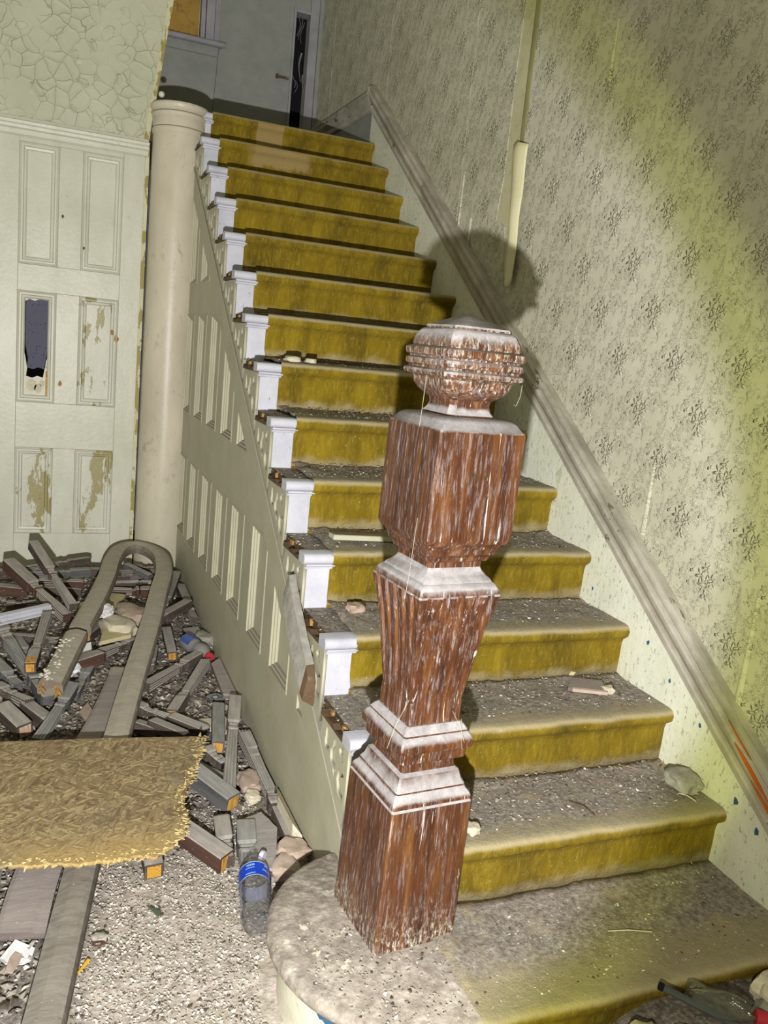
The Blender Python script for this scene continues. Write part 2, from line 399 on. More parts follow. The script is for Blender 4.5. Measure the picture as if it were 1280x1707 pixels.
def mat_treadwood():
    t = NT('dirty_tread_end')
    col = t.ramp(t.noise(14, 5, .6), [(.3, (.045,.028,.018)), (.7, (.13,.08,.045))])
    dirt = t.ramp(t.noise(70, 6, .75), [(.34, (.12,.10,.085)), (.5, (.25,.22,.195)), (.68, (.44,.40,.36))])
    k = t.step(t.math('MULTIPLY_ADD', t.math('SUBTRACT', t.noise(24, 5), .5), 1.1, t.up()), .55, .85)
    col = t.mix(k, col, dirt); t.bump(t.noise(60, 6, .7), .5, .006)
    return t.done(col, .95)
M['tread_end'] = mat_treadwood()
def mat_fresh(name, a, b, c):
    t = NT(name); t.jitter()
    return t.done(t.ramp(t.noise(30, 4, .6, stretch=(1,3,1)), [(.3, a), (.5, b), (.75, c)]), .8)
M['orange'] = mat_fresh('raw_orange_wood', (.30,.13,.025), (.52,.27,.055), (.62,.38,.12))
M['orange_dull'] = mat_fresh('dull_orange_wood', (.22,.10,.025), (.36,.18,.05), (.45,.26,.09))
M['pinkend'] = mat_fresh('cream_pink_end_grain', (.30,.19,.14), (.42,.28,.2), (.6,.53,.38))
def mat_rings():
    t = NT('growth_ring_end'); w = t.n('ShaderNodeTexWave', wave_type='RINGS', rings_direction='X'); t.l(t.map(t.P, (1,1,1), loc=(0,.02,.05)), w.inputs['Vector'])
    w.inputs['Scale'].default_value = 75; w.inputs['Distortion'].default_value = 1.0
    return t.done(t.ramp(w.outputs['Fac'], [(.2, (.30,.13,.01)), (.6, (.62,.36,.06))]), .8)
M['rings'] = mat_rings()

def mat_osb():
    t = NT('strand_board')
    def lay(rz, sc, off):
        v = t.map(t.map(t.P, (1,1,1), (0,0,R(-rz)), (off,off*.7,0)), (sc, sc*6, sc)); return t.vor(1.0, 'F1', v, 'Color'), t.vor(1.0, 'F1', v)
    (a, da), (b, db), (c, dc), (d, dd) = lay(25, 19, 0), lay(-38, 23, 3.1), lay(70, 20, 7.7), lay(50, 34, 5.2)
    pick = t.noise(13, 3, .6); pick2 = t.noise(17, 3, .6, vec=t.map(t.P, loc=(4,2,1)))
    v = t.mix(t.step(pick, .47, .53), a, b); v = t.mix(t.step(pick2, .52, .56), v, c); v = t.mix(t.step(t.noise(24, 2), .56, .6), v, d)
    f = t.xyz(v)[0]
    col = t.ramp(f, [(.05, (.18,.125,.07)), (.35, (.27,.195,.105)), (.7, (.34,.255,.145)), (.95, (.46,.365,.21))])
    col = t.mix(t.math('MULTIPLY', t.step(t.noise(70, 6, .75, stretch=(1,.45,1), dist=1.2), .48, .62), .55), col, (.17,.115,.06))
    x = t.xyz(); near = t.math('SUBTRACT', 1.0, t.step(t.math('MULTIPLY_ADD', t.noise(14, 4), .16, x[1]), .82, .98))
    col = t.mix(t.math('MULTIPLY', near, .62), col, (.50,.35,.14))
    col = t.mix(t.math('MULTIPLY', t.step(t.noise(5, 5, .6), .52, .7), .45), col, (.20,.18,.13))
    t.bump(f, .5, .004); t.bump(t.noise(70, 4, .7), .3, .003)
    return t.done(col, .8)
M['osb'] = mat_osb()
M['strand_pale'] = mat_fresh('pale_strands', (.29,.21,.11), (.38,.285,.155), (.47,.37,.20))
M['splinter'] = mat_fresh('fresh_splinters', (.58,.40,.12), (.74,.58,.25), (.86,.74,.42))

def mat_floor():
    t = NT('plaster_rubble_floor')
    x = t.xyz()
    pale = t.ramp(t.noise(48, 7, .75), [(.30, (.20,.165,.14)), (.42, (.38,.33,.29)), (.56, (.55,.49,.44)), (.72, (.76,.71,.65))])
    dark = t.ramp(t.noise(60, 7, .75), [(.34, (.08,.068,.06)), (.52, (.23,.20,.185)), (.70, (.52,.48,.44))])
    k = t.math('MULTIPLY', t.math('MULTIPLY', t.math('SUBTRACT', 1.0, t.step(x[0], .15, .4)), t.step(t.math('MULTIPLY_ADD', t.noise(4, 4), .34, x[0]), -.56, -.36)), t.math('SUBTRACT', 1.0, t.step(t.math('MULTIPLY_ADD', t.noise(5, 4), .3, x[1]), .95, 1.2)))
    col = t.mix(k, dark, pale)
    col = t.mix(t.math('MULTIPLY', t.step(t.noise(6, 5, .6), .55, .68), .5), col, (.36,.32,.22))
    t.bump(t.noise(26, 6, .7), .35, .010); t.bump(t.noise(95, 6, .75), .6, .006)
    return t.done(col, .95)
M['floor'] = mat_floor()
def mat_bull():
    t = NT('dusty_bullnose_tread')
    x = t.xyz()
    col = t.ramp(t.noise(30, 7, .72), [(.3, (.17,.14,.12)), (.5, (.33,.285,.25)), (.72, (.56,.51,.45))])
    col = t.mix(t.step(t.noise(13, 6, .7), .62, .65), col, (.70,.65,.53))
    col = t.mix(t.math('MULTIPLY', t.step(t.noise(9, 5), .48, .66), .5), col, (.22,.19,.165))
    t.bump(t.noise(70, 6, .7), .6, .006); t.bump(t.vor(55), .3, .006)
    return t.done(col, .95)
M['bull'] = mat_bull()
M['bull_side'] = paint('flecked_white_riser', (.60,.58,.46), (.74,.72,.62), chips=(.10,.17,.24), chip_t=.69, chip_scale=16, rough=.6, bump=.3, grime=(.45,.41,.3), gt=(.5,.75))
M['plaster'] = paint('plaster_lump', (.50,.45,.34), (.68,.62,.50), rough=.9, bump=.6, scale=20, grime=(.35,.30,.22), gt=(.55,.7), jit=True)
M['plaster_pink'] = paint('pinkish_plaster', (.36,.27,.22), (.50,.40,.34), rough=.9, bump=.6, scale=20, jit=True)
M['plaster_yellow'] = paint('yellowish_plaster', (.46,.40,.22), (.60,.53,.33), rough=.9, bump=.5, scale=20, jit=True)
M['stone'] = paint('grey_stone', (.22,.21,.19), (.38,.36,.33), rough=.9, bump=.7, scale=30, jit=True)
M['paper'] = paint('crumpled_paper', (.66,.65,.70), (.82,.82,.86), rough=.8, bump=.2, jit=True)
M['chip_pale'] = paint('pale_chips', (.52,.48,.42), (.86,.82,.75), rough=.9, bump=.1, scale=40)
M['chip_mid'] = paint('grey_brown_chips', (.22,.19,.165), (.46,.41,.36), rough=.9, bump=.1, scale=40)
M['chip_dark'] = paint('dark_chips', (.04,.03,.025), (.13,.10,.08), rough=.9, bump=.1, scale=40)
def plain(name, c, rough=.5, metal=0):
    t = NT(name); t.b.inputs['Metallic'].default_value = metal
    return t.done(t.ramp(t.noise(30, 4), [(.3, tuple(v*.82 for v in c)), (.7, c)]), rough)
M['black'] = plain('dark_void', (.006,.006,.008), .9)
M['blue_label'] = plain('blue_label', (.005,.06,.62), .35)
M['label_pale'] = plain('label_pale_print', (.45,.62,.85), .4)
M['cap_white'] = plain('milky_cap', (.62,.62,.80), .35)
M['blue_plastic'] = plain('dusty_blue_plastic', (.07,.12,.38), .4)
M['grey_plastic'] = plain('dusty_grey_plastic', (.26,.25,.26), .6)
M['red_cap'] = plain('red_plastic', (.50,.03,.05), .4)
M['rod'] = plain('grey_metal_rod', (.10,.11,.11), .45, .3)
M['cobweb'] = plain('cobweb_thread', (.62,.58,.45), .8)
M['orange_paint'] = plain('orange_paint_smear', (.62,.13,.01), .4)
M['yellow_stick'] = plain('yellow_chip', (.62,.36,.02), .6)
M['green_glass'] = plain('green_shard', (.10,.14,.10), .25)
M['blue_fleck'] = plain('blue_paint_fleck', (.04,.11,.20), .6)
M['board_ply'] = paint('brown_window_board', (.30,.17,.03), (.42,.26,.07), rough=.8, bump=.2, grime=(.16,.09,.02), gt=(.5,.7))
def mat_pet(name, tint, gl=.16):
    m = bpy.data.materials.new(name); m.use_nodes = True; nt = m.node_tree; nt.nodes.clear()
    out = nt.nodes.new('ShaderNodeOutputMaterial'); mx = nt.nodes.new('ShaderNodeMixShader'); tr = nt.nodes.new('ShaderNodeBsdfTransparent'); g = nt.nodes.new('ShaderNodeBsdfGlossy')
    fr = nt.nodes.new('ShaderNodeLayerWeight'); fr.inputs[0].default_value = .22
    ad = nt.nodes.new('ShaderNodeMath'); ad.operation = 'ADD'; ad.inputs[1].default_value = gl; pw = nt.nodes.new('ShaderNodeMath'); pw.operation = 'POWER'; pw.inputs[1].default_value = 2.0; nt.links.new(fr.outputs[1], pw.inputs[0]); nt.links.new(pw.outputs[0], ad.inputs[0])
    tc = nt.nodes.new('ShaderNodeTexCoord'); nz = nt.nodes.new('ShaderNodeTexNoise'); nz.inputs['Scale'].default_value = 45; nt.links.new(tc.outputs['Object'], nz.inputs[0])
    bp = nt.nodes.new('ShaderNodeBump'); bp.inputs['Strength'].default_value = .6; bp.inputs['Distance'].default_value = .004; nt.links.new(nz.outputs[0], bp.inputs['Height']); nt.links.new(bp.outputs[0], g.inputs['Normal'])
    tr.inputs[0].default_value = (*tint, 1); g.inputs['Roughness'].default_value = .12; g.inputs['Color'].default_value = (.9,.9,.95,1)
    nt.links.new(ad.outputs[0], mx.inputs[0]); nt.links.new(tr.outputs[0], mx.inputs[1]); nt.links.new(g.outputs[0], mx.inputs[2]); nt.links.new(mx.outputs[0], out.inputs[0])
    return m
M['pet'] = mat_pet('clear_bottle_plastic', (.88,.89,.93), .20)
M['pet_grey'] = mat_pet('cloudy_bottle_plastic', (.80,.82,.76), .12)

# ================================================================== SETTING
T, RI, WX = 0.26, 0.18, 1.04            # tread depth, riser height, right wall skirting face
NST = 15; YB = 3.75                      # steps; plane of the panelled back wall
def mound(y): return max(0.0, min(1.0, (y-.9)/2.3))*.11

b = MB(); b.box(-3.2, 1.3, -3.0, 5.2, -.12, -.03)
floor = struct(obj('floor', b, M['floor']))
b = MB()
def rub(u, v):
    x = -3.15 + u*4.17; y = -.75 + v*4.5
    m = mound(y) if x < .05 else 0
    h = m + .010*fbm(x*5, y*5) + (.004+.008*(y > 1.1))*fbm(x*17, y*17, 3) + (.002+.008*(y > 1.1))*max(0, N3(x*40, y*40, 9))
    def sm(t): t = max(0, min(1, t)); return t*t*(3-2*t)
    if x > .2: h += .115*sm((x-.30)/.28)*sm((.10-y)/.12 if y > -.3 else (y+.62)/.25)   # heap in front of the first step
    if x > .05 and y > .0: h = -.02
    return (x, y, h-.006)
b.sheet(rub, 250, 280)
stuff(obj('rubble_layer', b, M['floor'], floor, True))

# ---- right wall with strips of wallpaper
b = MB(); b.box(1.062, 1.25, -1.6, 5.25, -.1, 4.4)
wall_r = struct(obj('wall_right', b, M['bare_wall']))
edges = [-1.45, -.89, -.335, .228, .783, 1.345, 1.903, 2.46, 3.02, 3.58, 4.13, 4.69, 4.99]
for i in range(len(edges)-1):
    y0, y1 = edges[i]+.001, edges[i+1]-.001; x = 1.0590 - (.0012 if i % 2 else 0)
    b = MB(); z0 = max(.1, .692*y0+.2) if y1 < 3.7 else 2.7
    if i == 6:      # a long tongue of paper is gone beside the seam
        poly = [(y0, .692*y0+.2), (y1, .692*y1+.2), (y1, 4.4), (2.031, 4.4), (2.031, 2.98), (2.040, 2.84), (2.046, 2.68), (2.044, 2.45), (2.047, 2.28), (2.062, 2.18), (2.072, 2.118),
                (2.02, 2.105), (1.985, 2.085), (1.968, 2.0), (1.955, 1.90), (1.925, 1.82), (y0, 1.80)]
    else:
        poly = [(y0, z0), (y1, z0), (y1, 4.4), (y0, 4.4)]
    b.prism(poly, x, 1.0625, lambda u, v, d: (d, u, v))
    obj('wallpaper_strip', b, M['wallpaper'], wall_r)
# the torn tongue, curled and hanging
b = MB(); ctr = [(2.405, 1.890, .060), (2.31, 1.884, .054), (2.225, 1.878, .049), (2.14, 1.870, .042), (2.06, 1.864, .038), (1.97, 1.858, .035), (1.907, 1.853, .033), (1.862, 1.853, .024), (1.832, 1.853, .006)]
def tongue(u, v):
    k = u*(len(ctr)-1); i = min(int(k), len(ctr)-2); f = k-i
    z = ctr[i][0]*(1-f)+ctr[i+1][0]*f; y = ctr[i][1]*(1-f)+ctr[i+1][1]*f; w = ctr[i][2]*(1-f)+ctr[i+1][2]*f
    s = v*2-1
    return (1.040 - .016*math.cos(s*1.5) - .004*u, y + s*w + .003*math.sin(u*19), z + .006*s - .01*abs(s)*(u < .01))
b.sheet(tongue, 24, 10)
o = obj('torn_paper_flap', b, M['flap'], wall_r, True, label='cream torn strip of wallpaper curling off the wall')
sm = o.modifiers.new('thick', 'SOLIDIFY'); sm.thickness = .0025
# narrow strip above it, coloured dark olive as the shadow in the gap
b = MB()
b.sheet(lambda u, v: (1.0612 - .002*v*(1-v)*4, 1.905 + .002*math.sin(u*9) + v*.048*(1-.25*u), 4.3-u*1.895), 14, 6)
o = obj('gap_shade_strip', b, M['gap_shade'], wall_r, True); o.modifiers.new('thick', 'SOLIDIFY').thickness = .002
# small lifted slivers of paper
for (y, z, w, l) in ((2.30, 2.07, .011, .16), (2.42, 2.22, .006, .30), (.30, .80, .014, .34), (.80, 1.14, .012, .24), (1.34, 2.62, .0025, .2)):
    b = MB(); b.sheet(lambda u, v: (1.0575-.008*math.sin(v*3.1), y+(v-.5)*w*2*(.15+u*.85)+.01*u, z+l/2-u*l), 8, 4)
    obj('lifted_paper_sliver', b, M['wallpaper'], wall_r, True)

# ---- skirting of the flight + dado rail
b = MB(); TOPY = 3.74
b.prism([(-1.4, -.1), (.1, -.1), (TOPY, .692*TOPY-.17), (TOPY, 2.93), (TOPY-.02, .692*TOPY+.33), (-.30, .122), (-1.4, .12)], WX, 1.075, lambda u, v, d: (d, u, v))
skirt = struct(obj('baseboard_right', b, M['skirt']))
b = MB(); b.box(WX, 1.075, TOPY+.003, 4.98, 2.6, 2.93)
struct(obj('baseboard_landing', b, M['grey_wall']))
for (y, z, s) in ((.28, .53, .008), (.235, .40, .011), (.41, .545, .008), (.56, .62, .006), (.72, .80, .006), (1.0, .78, .007), (.15, .36, .010), (.68, .70, .008)):
    b = MB(); n = 7
    b.prism([(y+s*(.5+.5*random.random())*math.cos(6.28*k/n), z+s*(.6+.9*random.random())*math.sin(6.28*k/n)) for k in range(n)], WX-.0012, WX+.002, lambda u, v, d: (d, u, v))
    obj('paint_fleck', b, M['blue_fleck'], skirt)
prof = [(.300, .004), (.308, .014), (.330, .016), (.336, .010), (.350, .010), (.362, .018), (.385, .030), (.400, .032), (.408, .026), (.420, .024), (.430, .030), (.442, .030), (.448, .016), (.448, -.02), (.300, -.02)]
def rail_sec(y, flat=None):
    return [(WX-d, y, (.692*y+o_) if flat is None else flat+o_) for o_, d in prof]
b = MB(); ys = [-1.0+.12*i for i in range(40)]; ys = [y for y in ys if y < TOPY-.02]
secs = [[(x, y, z+.002*N3(y*9, z*9)) for x, y, z in rail_sec(y)] for y in ys] + [rail_sec(TOPY)]
b.loft(secs)
rail = struct(obj('trim_1', b, M['rail']))
b = MB(); zb = .692*TOPY
def flatsec(y): return [(WX-d, y, 2.895+(o_-.30)*.78) for o_, d in prof]
b.loft([[(WX-d, TOPY + (o_-.37)*.3, .692*TOPY+o_) for o_, d in prof], flatsec(TOPY+.05), flatsec(4.98)])
struct(obj('trim_2', b, M['rail']))
b = MB()
for (y0, y1, o0, w) in ((.245, .10, .405, .022), (.17, .02, .385, .018), (.28, .18, .43, .012)):
    b.loft([[(WX-.033-.003*s, y0+(y1-y0)*k/4, .692*(y0+(y1-y0)*k/4)+o0+(s-.5)*w*math.sin(.4+k*.6)) for s in (0, .5, 1)] for k in range(5)], caps=False, closed=False)
obj('paint_smear', b, M['orange_paint'], rail, label='orange paint smear low on the rail')

# ---- panelled back wall: door, trims, crackled wall over it
b = MB()
b.prism([(-3.2, 2.49), (-.236, 2.49), (-.222, 2.62), (-.199, 2.775), (-.170, 3.0), (-.139, 3.236), (-.10, 3.5), (-.03, 3.85), (.05, 4.3), (-3.2, 4.3)], YB, YB+.10, lambda u, v, d: (u, d, v))
wall_b = struct(obj('wall_back', b, M['crackle']))
# casing strip along its curved edge
b = MB(); cv = [(-.236, 2.49), (-.222, 2.62), (-.199, 2.775), (-.170, 3.0), (-.139, 3.236), (-.10, 3.5), (-.03, 3.85), (.05, 4.3)]
b.loft([[(u-.022, YB-.012, v), (u+.004, YB-.016, v), (u+.010, YB+.11, v), (u-.02, YB+.11, v)] for u, v in cv])
struct(obj('trim_3', b, M['casing']))
# curls of lifted paint
rp = random.Random(3)
for (x, z, s, a) in ((-.46, 3.00, .075, .9), (-.38, 2.90, .06, .2), (-.80, 2.66, .07, 2.4), (-.62, 2.86, .05, 1.3), (-.53, 2.93, .05, 2.0), (-.50, 3.18, .04, .5), (-.40, 2.79, .045, 1.5), (-.70, 2.96, .04, .8), (-.33, 2.64, .05, 2.7), (-.62, 2.60, .04, 1.9), (-.88, 2.95, .05, .3), (-.58, 2.74, .055, 2.9)):
    b = MB(); ca, sa = math.cos(a), math.sin(a)
    def curl(u, v):
        p = (u-.5)*s*1.2; w = (v-.5)*s*.7*(1-.8*abs(u-.5)*2*abs(u-.5)*2) + .15*s*N3(u*3, x*9)
        return (x+p*ca-w*sa, YB-.002-.34*s*max(0, v-.3)**1.5*(1-abs(u-.5)), z+p*sa+w*ca)
    b.sheet(curl, 7, 5); o = obj('paint_curl', b, M['crackle'], wall_b, True); o.modifiers.new('thick', 'SOLIDIFY').thickness = .002
for (x, z, s) in ((-.81, 2.645, .033), (-.475, 3.01, .028), (-.60, 2.83, .016)):
    b = MB(); b.prism([(x+s*(.5+rp.random()*.6)*math.cos(6.28*k/8), z+.7*s*(.5+rp.random()*.6)*math.sin(6.28*k/8)) for k in range(8)], YB-.003, YB+.004, lambda u, v, d: (u, d, v))
    obj('bare_patch', b, M['plaster'], wall_b, label='bare plaster where the paint has fallen off')
# horizontal moulding
b = MB()
mp = [(2.42, .0), (2.43, .010), (2.452, .012), (2.458, .024), (2.472, .026), (2.478, .034), (2.492, .036), (2.498, .020), (2.512, .014), (2.516, 0), (2.516, -.03), (2.42, -.03)]
b.loft([[(x, YB-d, z) for z, d in mp] for x in (-3.2, -2.0, -1.0, -.232)])
struct(obj('trim_4', b, M['cream']))
# the door
DY = YB+.004
door = struct(bpy.data.objects.new('door_1', None)); COL.objects.link(door); door.location = (-.62, DY, 0); door['label'] = 'cream six-panel door with a punched-out middle panel'
cols = [(-.874, -.686), (-.559, -.360)]; rows = [(.300, .785), (1.047, 1.638), (1.786, 2.395)]
holes = []
for (x0, x1) in cols:
    for (z0, z1) in rows: holes.append((x0-.004, x1+.004, z0-.004, z1+.004))
def fb(x0, x1, z0, z1, name):
    b = MB(); b.box(x0, x1, DY-.002, DY+.036, z0, z1); return obj(name, b, M['cream'], door, bevel=.0015)
fb(-1.02, -.8785, 0, 2.46, 'stile'); fb(-.3555, -.244, 0, 2.46, 'stile')
for z0, z1 in ((0, .2955), (.7895, 1.0425), (1.6425, 1.7815), (2.3995, 2.46)): fb(-.878, -.356, z0, z1, 'door_rail')
for z0, z1 in rows: fb(-.6815, -.5635, z0-.004, z1+.004, 'muntin')
fb(-3.2, -1.024, 0, 2.46, 'side_panelling')
hole = [(-.852,1.575),(-.835,1.59),(-.815,1.600),(-.79,1.592),(-.765,1.606),(-.730,1.60),(-.712,1.612),(-.708,1.5),(-.704,1.38),(-.714,1.374),(-.715,1.314),(-.727,1.27),(-.732,1.236),(-.741,1.18),(-.77,1.188),(-.797,1.176),(-.828,1.184),(-.823,1.228),(-.834,1.292),(-.842,1.33),(-.847,1.431),(-.840,1.47),(-.845,1.506)]
for ci, (x0, x1) in enumerate(cols):
    for ri, (z0, z1) in enumerate(rows):
        poly = [(x0-.004, z0-.004), (x1+.004, z0-.004), (x1+.004, z1+.004), (x0-.004, z1+.004)]
        loops = [(0, -.003), (.006, -.008), (.012, -.004), (.020, -.004), (.024, .006), (.034, .008), (.040, .016)]
        b = MB(); L = [[(u, DY+d, v) for u, v in inset(poly, i)] for i, d in loops]
        b.loft(L, caps=False)
        inn = inset(poly, .040); back = DY+.016
        lab = None
        if (ci, ri) == (0, 1):
            mo = obj('panel_moulding', b, M['cream'], door)
            pn = curve_plate('panel', inset(poly, .036), [hole], .004, lambda u, v, d: (u, back+.004+d, v), M['panelcream'], door)
            pn['label'] = 'door panel with a ragged hole punched through it'
            # splintered lumps left on the lower edge of the hole
            b2 = MB()
            for k, (x, z, s) in enumerate(((-.80, 1.135, .038), (-.765, 1.12, .03), (-.745, 1.15, .02))):
                b2.prism([(x+s*(.7+.4*N3(k, j))*math.cos(6.28*j/9), z+s*(.9+.4*N3(j, k))*math.sin(6.28*j/9)) for j in range(9)], back-.012, back+.004, lambda u, v, d: (u, d, v))
            obj('loose_flake', b2, M['plaster'], pn)
            b3 = MB(); b3.box(-.712, -.700, back-.006, back+.006, 1.17, 1.33); b3.box(-.728, -.716, back-.004, back+.004, 1.06, 1.22)
            obj('split_wood', b3, M['orange'], pn)
        else:
            b.add([(u, back, v) for u, v in inn], [tuple(range(len(inn)))])
            o = obj('panel', b, M['panelcream'] if ri < 2 else M['cream'], door)
            if (ci, ri) == (0, 0): # cracked and buckled boards in this panel
                for k, (xa, xb, za, zb, tw) in enumerate(((-.835, -.79, .36, .74, .02), (-.785, -.745, .40, .75, -.03), (-.80, -.75, .34, .50, .05))):
                    b4 = MB(); b4.prism([(xa, za), (xb, za+.01), (xb+tw*.3, zb), (xa+tw*.3, zb-.02)], back-.010-.003*k, back-.002, lambda u, v, d: (u, d+.01*(v-.5)*tw*10, v))
                    obj('split_board', b4, M['panelcream'], o)
# latch scars
for (x, z, s) in ((-.652, 1.155, .011), (-.362, 1.43, .016), (-.385, 1.46, .012), (-.66, 2.05, .007), (-.55, 1.90, .007)):
    b = MB(); b.prism([(x+s*(.6+.5*rp.random())*math.cos(6.28*k/7), z+1.5*s*(.6+.5*rp.random())*math.sin(6.28*k/7)) for k in range(7)], DY-.006, DY+.002, lambda u, v, d: (u, d, v))
    obj('scar', b, M['orange_dull'] if s > .0105 else M['dark_wood'], door)
b = MB(); b.box(-.245, -.224, YB-.006, YB+.05, 0, 2.50)
struct(obj('trim_5', b, M['casing']))
# the papered room seen through the hole
b = MB(); b.box(-3.2, -.1, 4.62, 4.7, 0, 2.5); b.box(-.12, -.02, 3.86, 4.7, 0, 2.5)
struct(obj('wall_behind_door', b, M['dotted']))

# ---- rounded column at the end of the flight
col_ = thing('column', 'tall rounded cream column between the white door and the stair panelling', 'column', (-.075, 3.70, 0))
def lath(prof, name, m):
    b = MB(); b.lathe([(r, z) for r, z in prof], 40, Matrix.Translation((-.075, 3.73, 0))); o = obj(name, b, m, col_); autosmooth(o, 30); return o
lath([(.142, -.02), (.142, .5), (.1405, 1.4), (.139, 2.56)], 'shaft', M['column'])
lath([(.1395, 2.545), (.144, 2.552), (.1445, 2.575), (.140, 2.580)], 'lower_ring', M['column'])
lath([(.140, 2.583), (.143, 2.588), (.1435, 2.625), (.140, 2.632), (.146, 2.640), (.147, 2.652), (.141, 2.658)], 'fascia_ring', M['column'])
lath([(.141, 2.661), (.150, 2.668), (.157, 2.680), (.158, 2.692), (.152, 2.702), (.13, 2.705)], 'nosing_ring', M['column'])
b = MB(); b.lathe([(.002, -.016), (.013, -.010), (.0165, 0), (.013, .010), (.002, .016)], 14, Matrix.Translation((-.192, 3.60, 2.722))); autosmooth(obj('bead', b, M['cream'], col_))

# ---- landing, far wall with window and doorway
b = MB(); b.box(-.19, 1.04, 3.70, 5.1, 2.53, 2.684); b.box(-3.2, -.192, 3.86, 5.1, 2.53, 2.684)
struct(obj('landing', b, M['dark_wood']))
b = MB()
b.prism([(-3.2, 2.5), (.845, 2.5), (.845, 4.4), (.22, 4.4), (.22, 3.445), (-.75, 3.445), (-.75, 4.4), (-3.2, 4.4)], 5.0, 5.12, lambda u, v, d: (u, d, v))
wall_f = struct(obj('wall_far', b, M['grey_wall']))
b = MB(); b.box(.845, 1.05, 5.0, 5.12, 3.775, 4.4); b.box(1.03, 1.07, 4.99, 5.12, 2.5, 4.4)
obj('wall_piece', b, M['grey_wall'], wall_f)
b = MB(); b.prism([(.296, 2.6), (.299, 2.6), (.338, 3.43), (.335, 3.43)], 4.998, 5.01, lambda u, v, d: (u, d, v)); obj('crack', b, M['dark_wood'], wall_f)
win = struct(bpy.data.objects.new('window_1', None)); COL.objects.link(win); win.location = (-.2, 5.0, 3.43); win['label'] = 'boarded window at the head of the stairs'
b = MB(); b.box(-.75, .20, 5.03, 5.06, 3.40, 4.45); obj('boarding', b, M['board_ply'], win, label='brown board nailed over the window')
b = MB()
for x0, x1, y in ((.205, .235, 4.975), (.238, .295, 4.965), (.298, .335, 4.980)): b.box(x0, x1, y, 5.05, 3.445, 4.45)
obj('window_frame', b, M['trim_grey'], win, bevel=.004)
b = MB(); b.lathe([(.016, -.78), (.019, -.775), (.019, .368), (.016, .374)], 12, Matrix.Translation((0, 4.955, 3.432)) @ Matrix.Rotation(R(90), 4, 'Y')); b.box(-.78, .355, 4.955, 5.02, 3.418, 3.445)
obj('window_sill', b, M['trim_grey'], win)
b = MB(); b.box(-.78, .33, 4.985, 5.01, 3.36, 3.418); obj('apron', b, M['grey_wall'], win)
dr = struct(bpy.data.objects.new('door_2', None)); COL.objects.link(dr); dr.location = (.93, 5.0, 2.684); dr['label'] = 'narrow dark doorway in the far corner of the landing'
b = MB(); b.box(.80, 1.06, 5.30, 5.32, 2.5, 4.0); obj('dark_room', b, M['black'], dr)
b = MB(); b.box(.845, .862, 4.985, 5.10, 2.6, 3.80); b.box(.962, 1.025, 4.982, 5.08, 2.6, 4.4); obj('door_frame', b, M['trim_grey'], dr, bevel=.004)
b = MB(); b.box(.862, .962, 4.988, 5.05, 3.765, 3.785); obj('head_rail', b, M['trim_grey'], dr)
b = MB(); b.box(.862, .962, 5.01, 5.05, 3.785, 4.4); obj('overpanel', b, M['grey_wall'], dr)
b = MB(); b.lathe([(.001, 0), (.016, 0), (.014, .02), (.001, .024)], 10, Matrix.Translation((.895, 5.012, 3.88)) @ Matrix.Rotation(R(90), 4, 'X')); obj('escutcheon', b, M['casing'], dr)
for k, (x, z0, z1, w) in enumerate(((.89, 3.74, 3.62, .006), (.905, 3.74, 3.60, .005), (.92, 3.72, 3.58, .004), (.925, 3.52, 3.33, .014), (.955, 3.38, 3.22, .010), (.885, 3.36, 3.28, .007), (.90, 3.33, 3.25, .006))):
    b = MB(); b.sheet(lambda u, v: (x+(v-.5)*w*(1-.6*u)+.012*math.sin(u*4+k), 5.02+.01*v, z0+(z1-z0)*u), 8, 1)
    obj('hanging_shred', b, M['trim_grey'], dr).modifiers.new('thick', 'SOLIDIFY').thickness = .0015
b = MB(); b.box(.745, .835, 4.985, 5.0, 3.318, 3.332); b.box(.745, .76, 4.975, 5.0, 3.312, 3.338)
tag(obj('door_bolt', b, M['dark_wood']), 'small dark bolt on the grey landing wall beside the doorway', 'bolt')

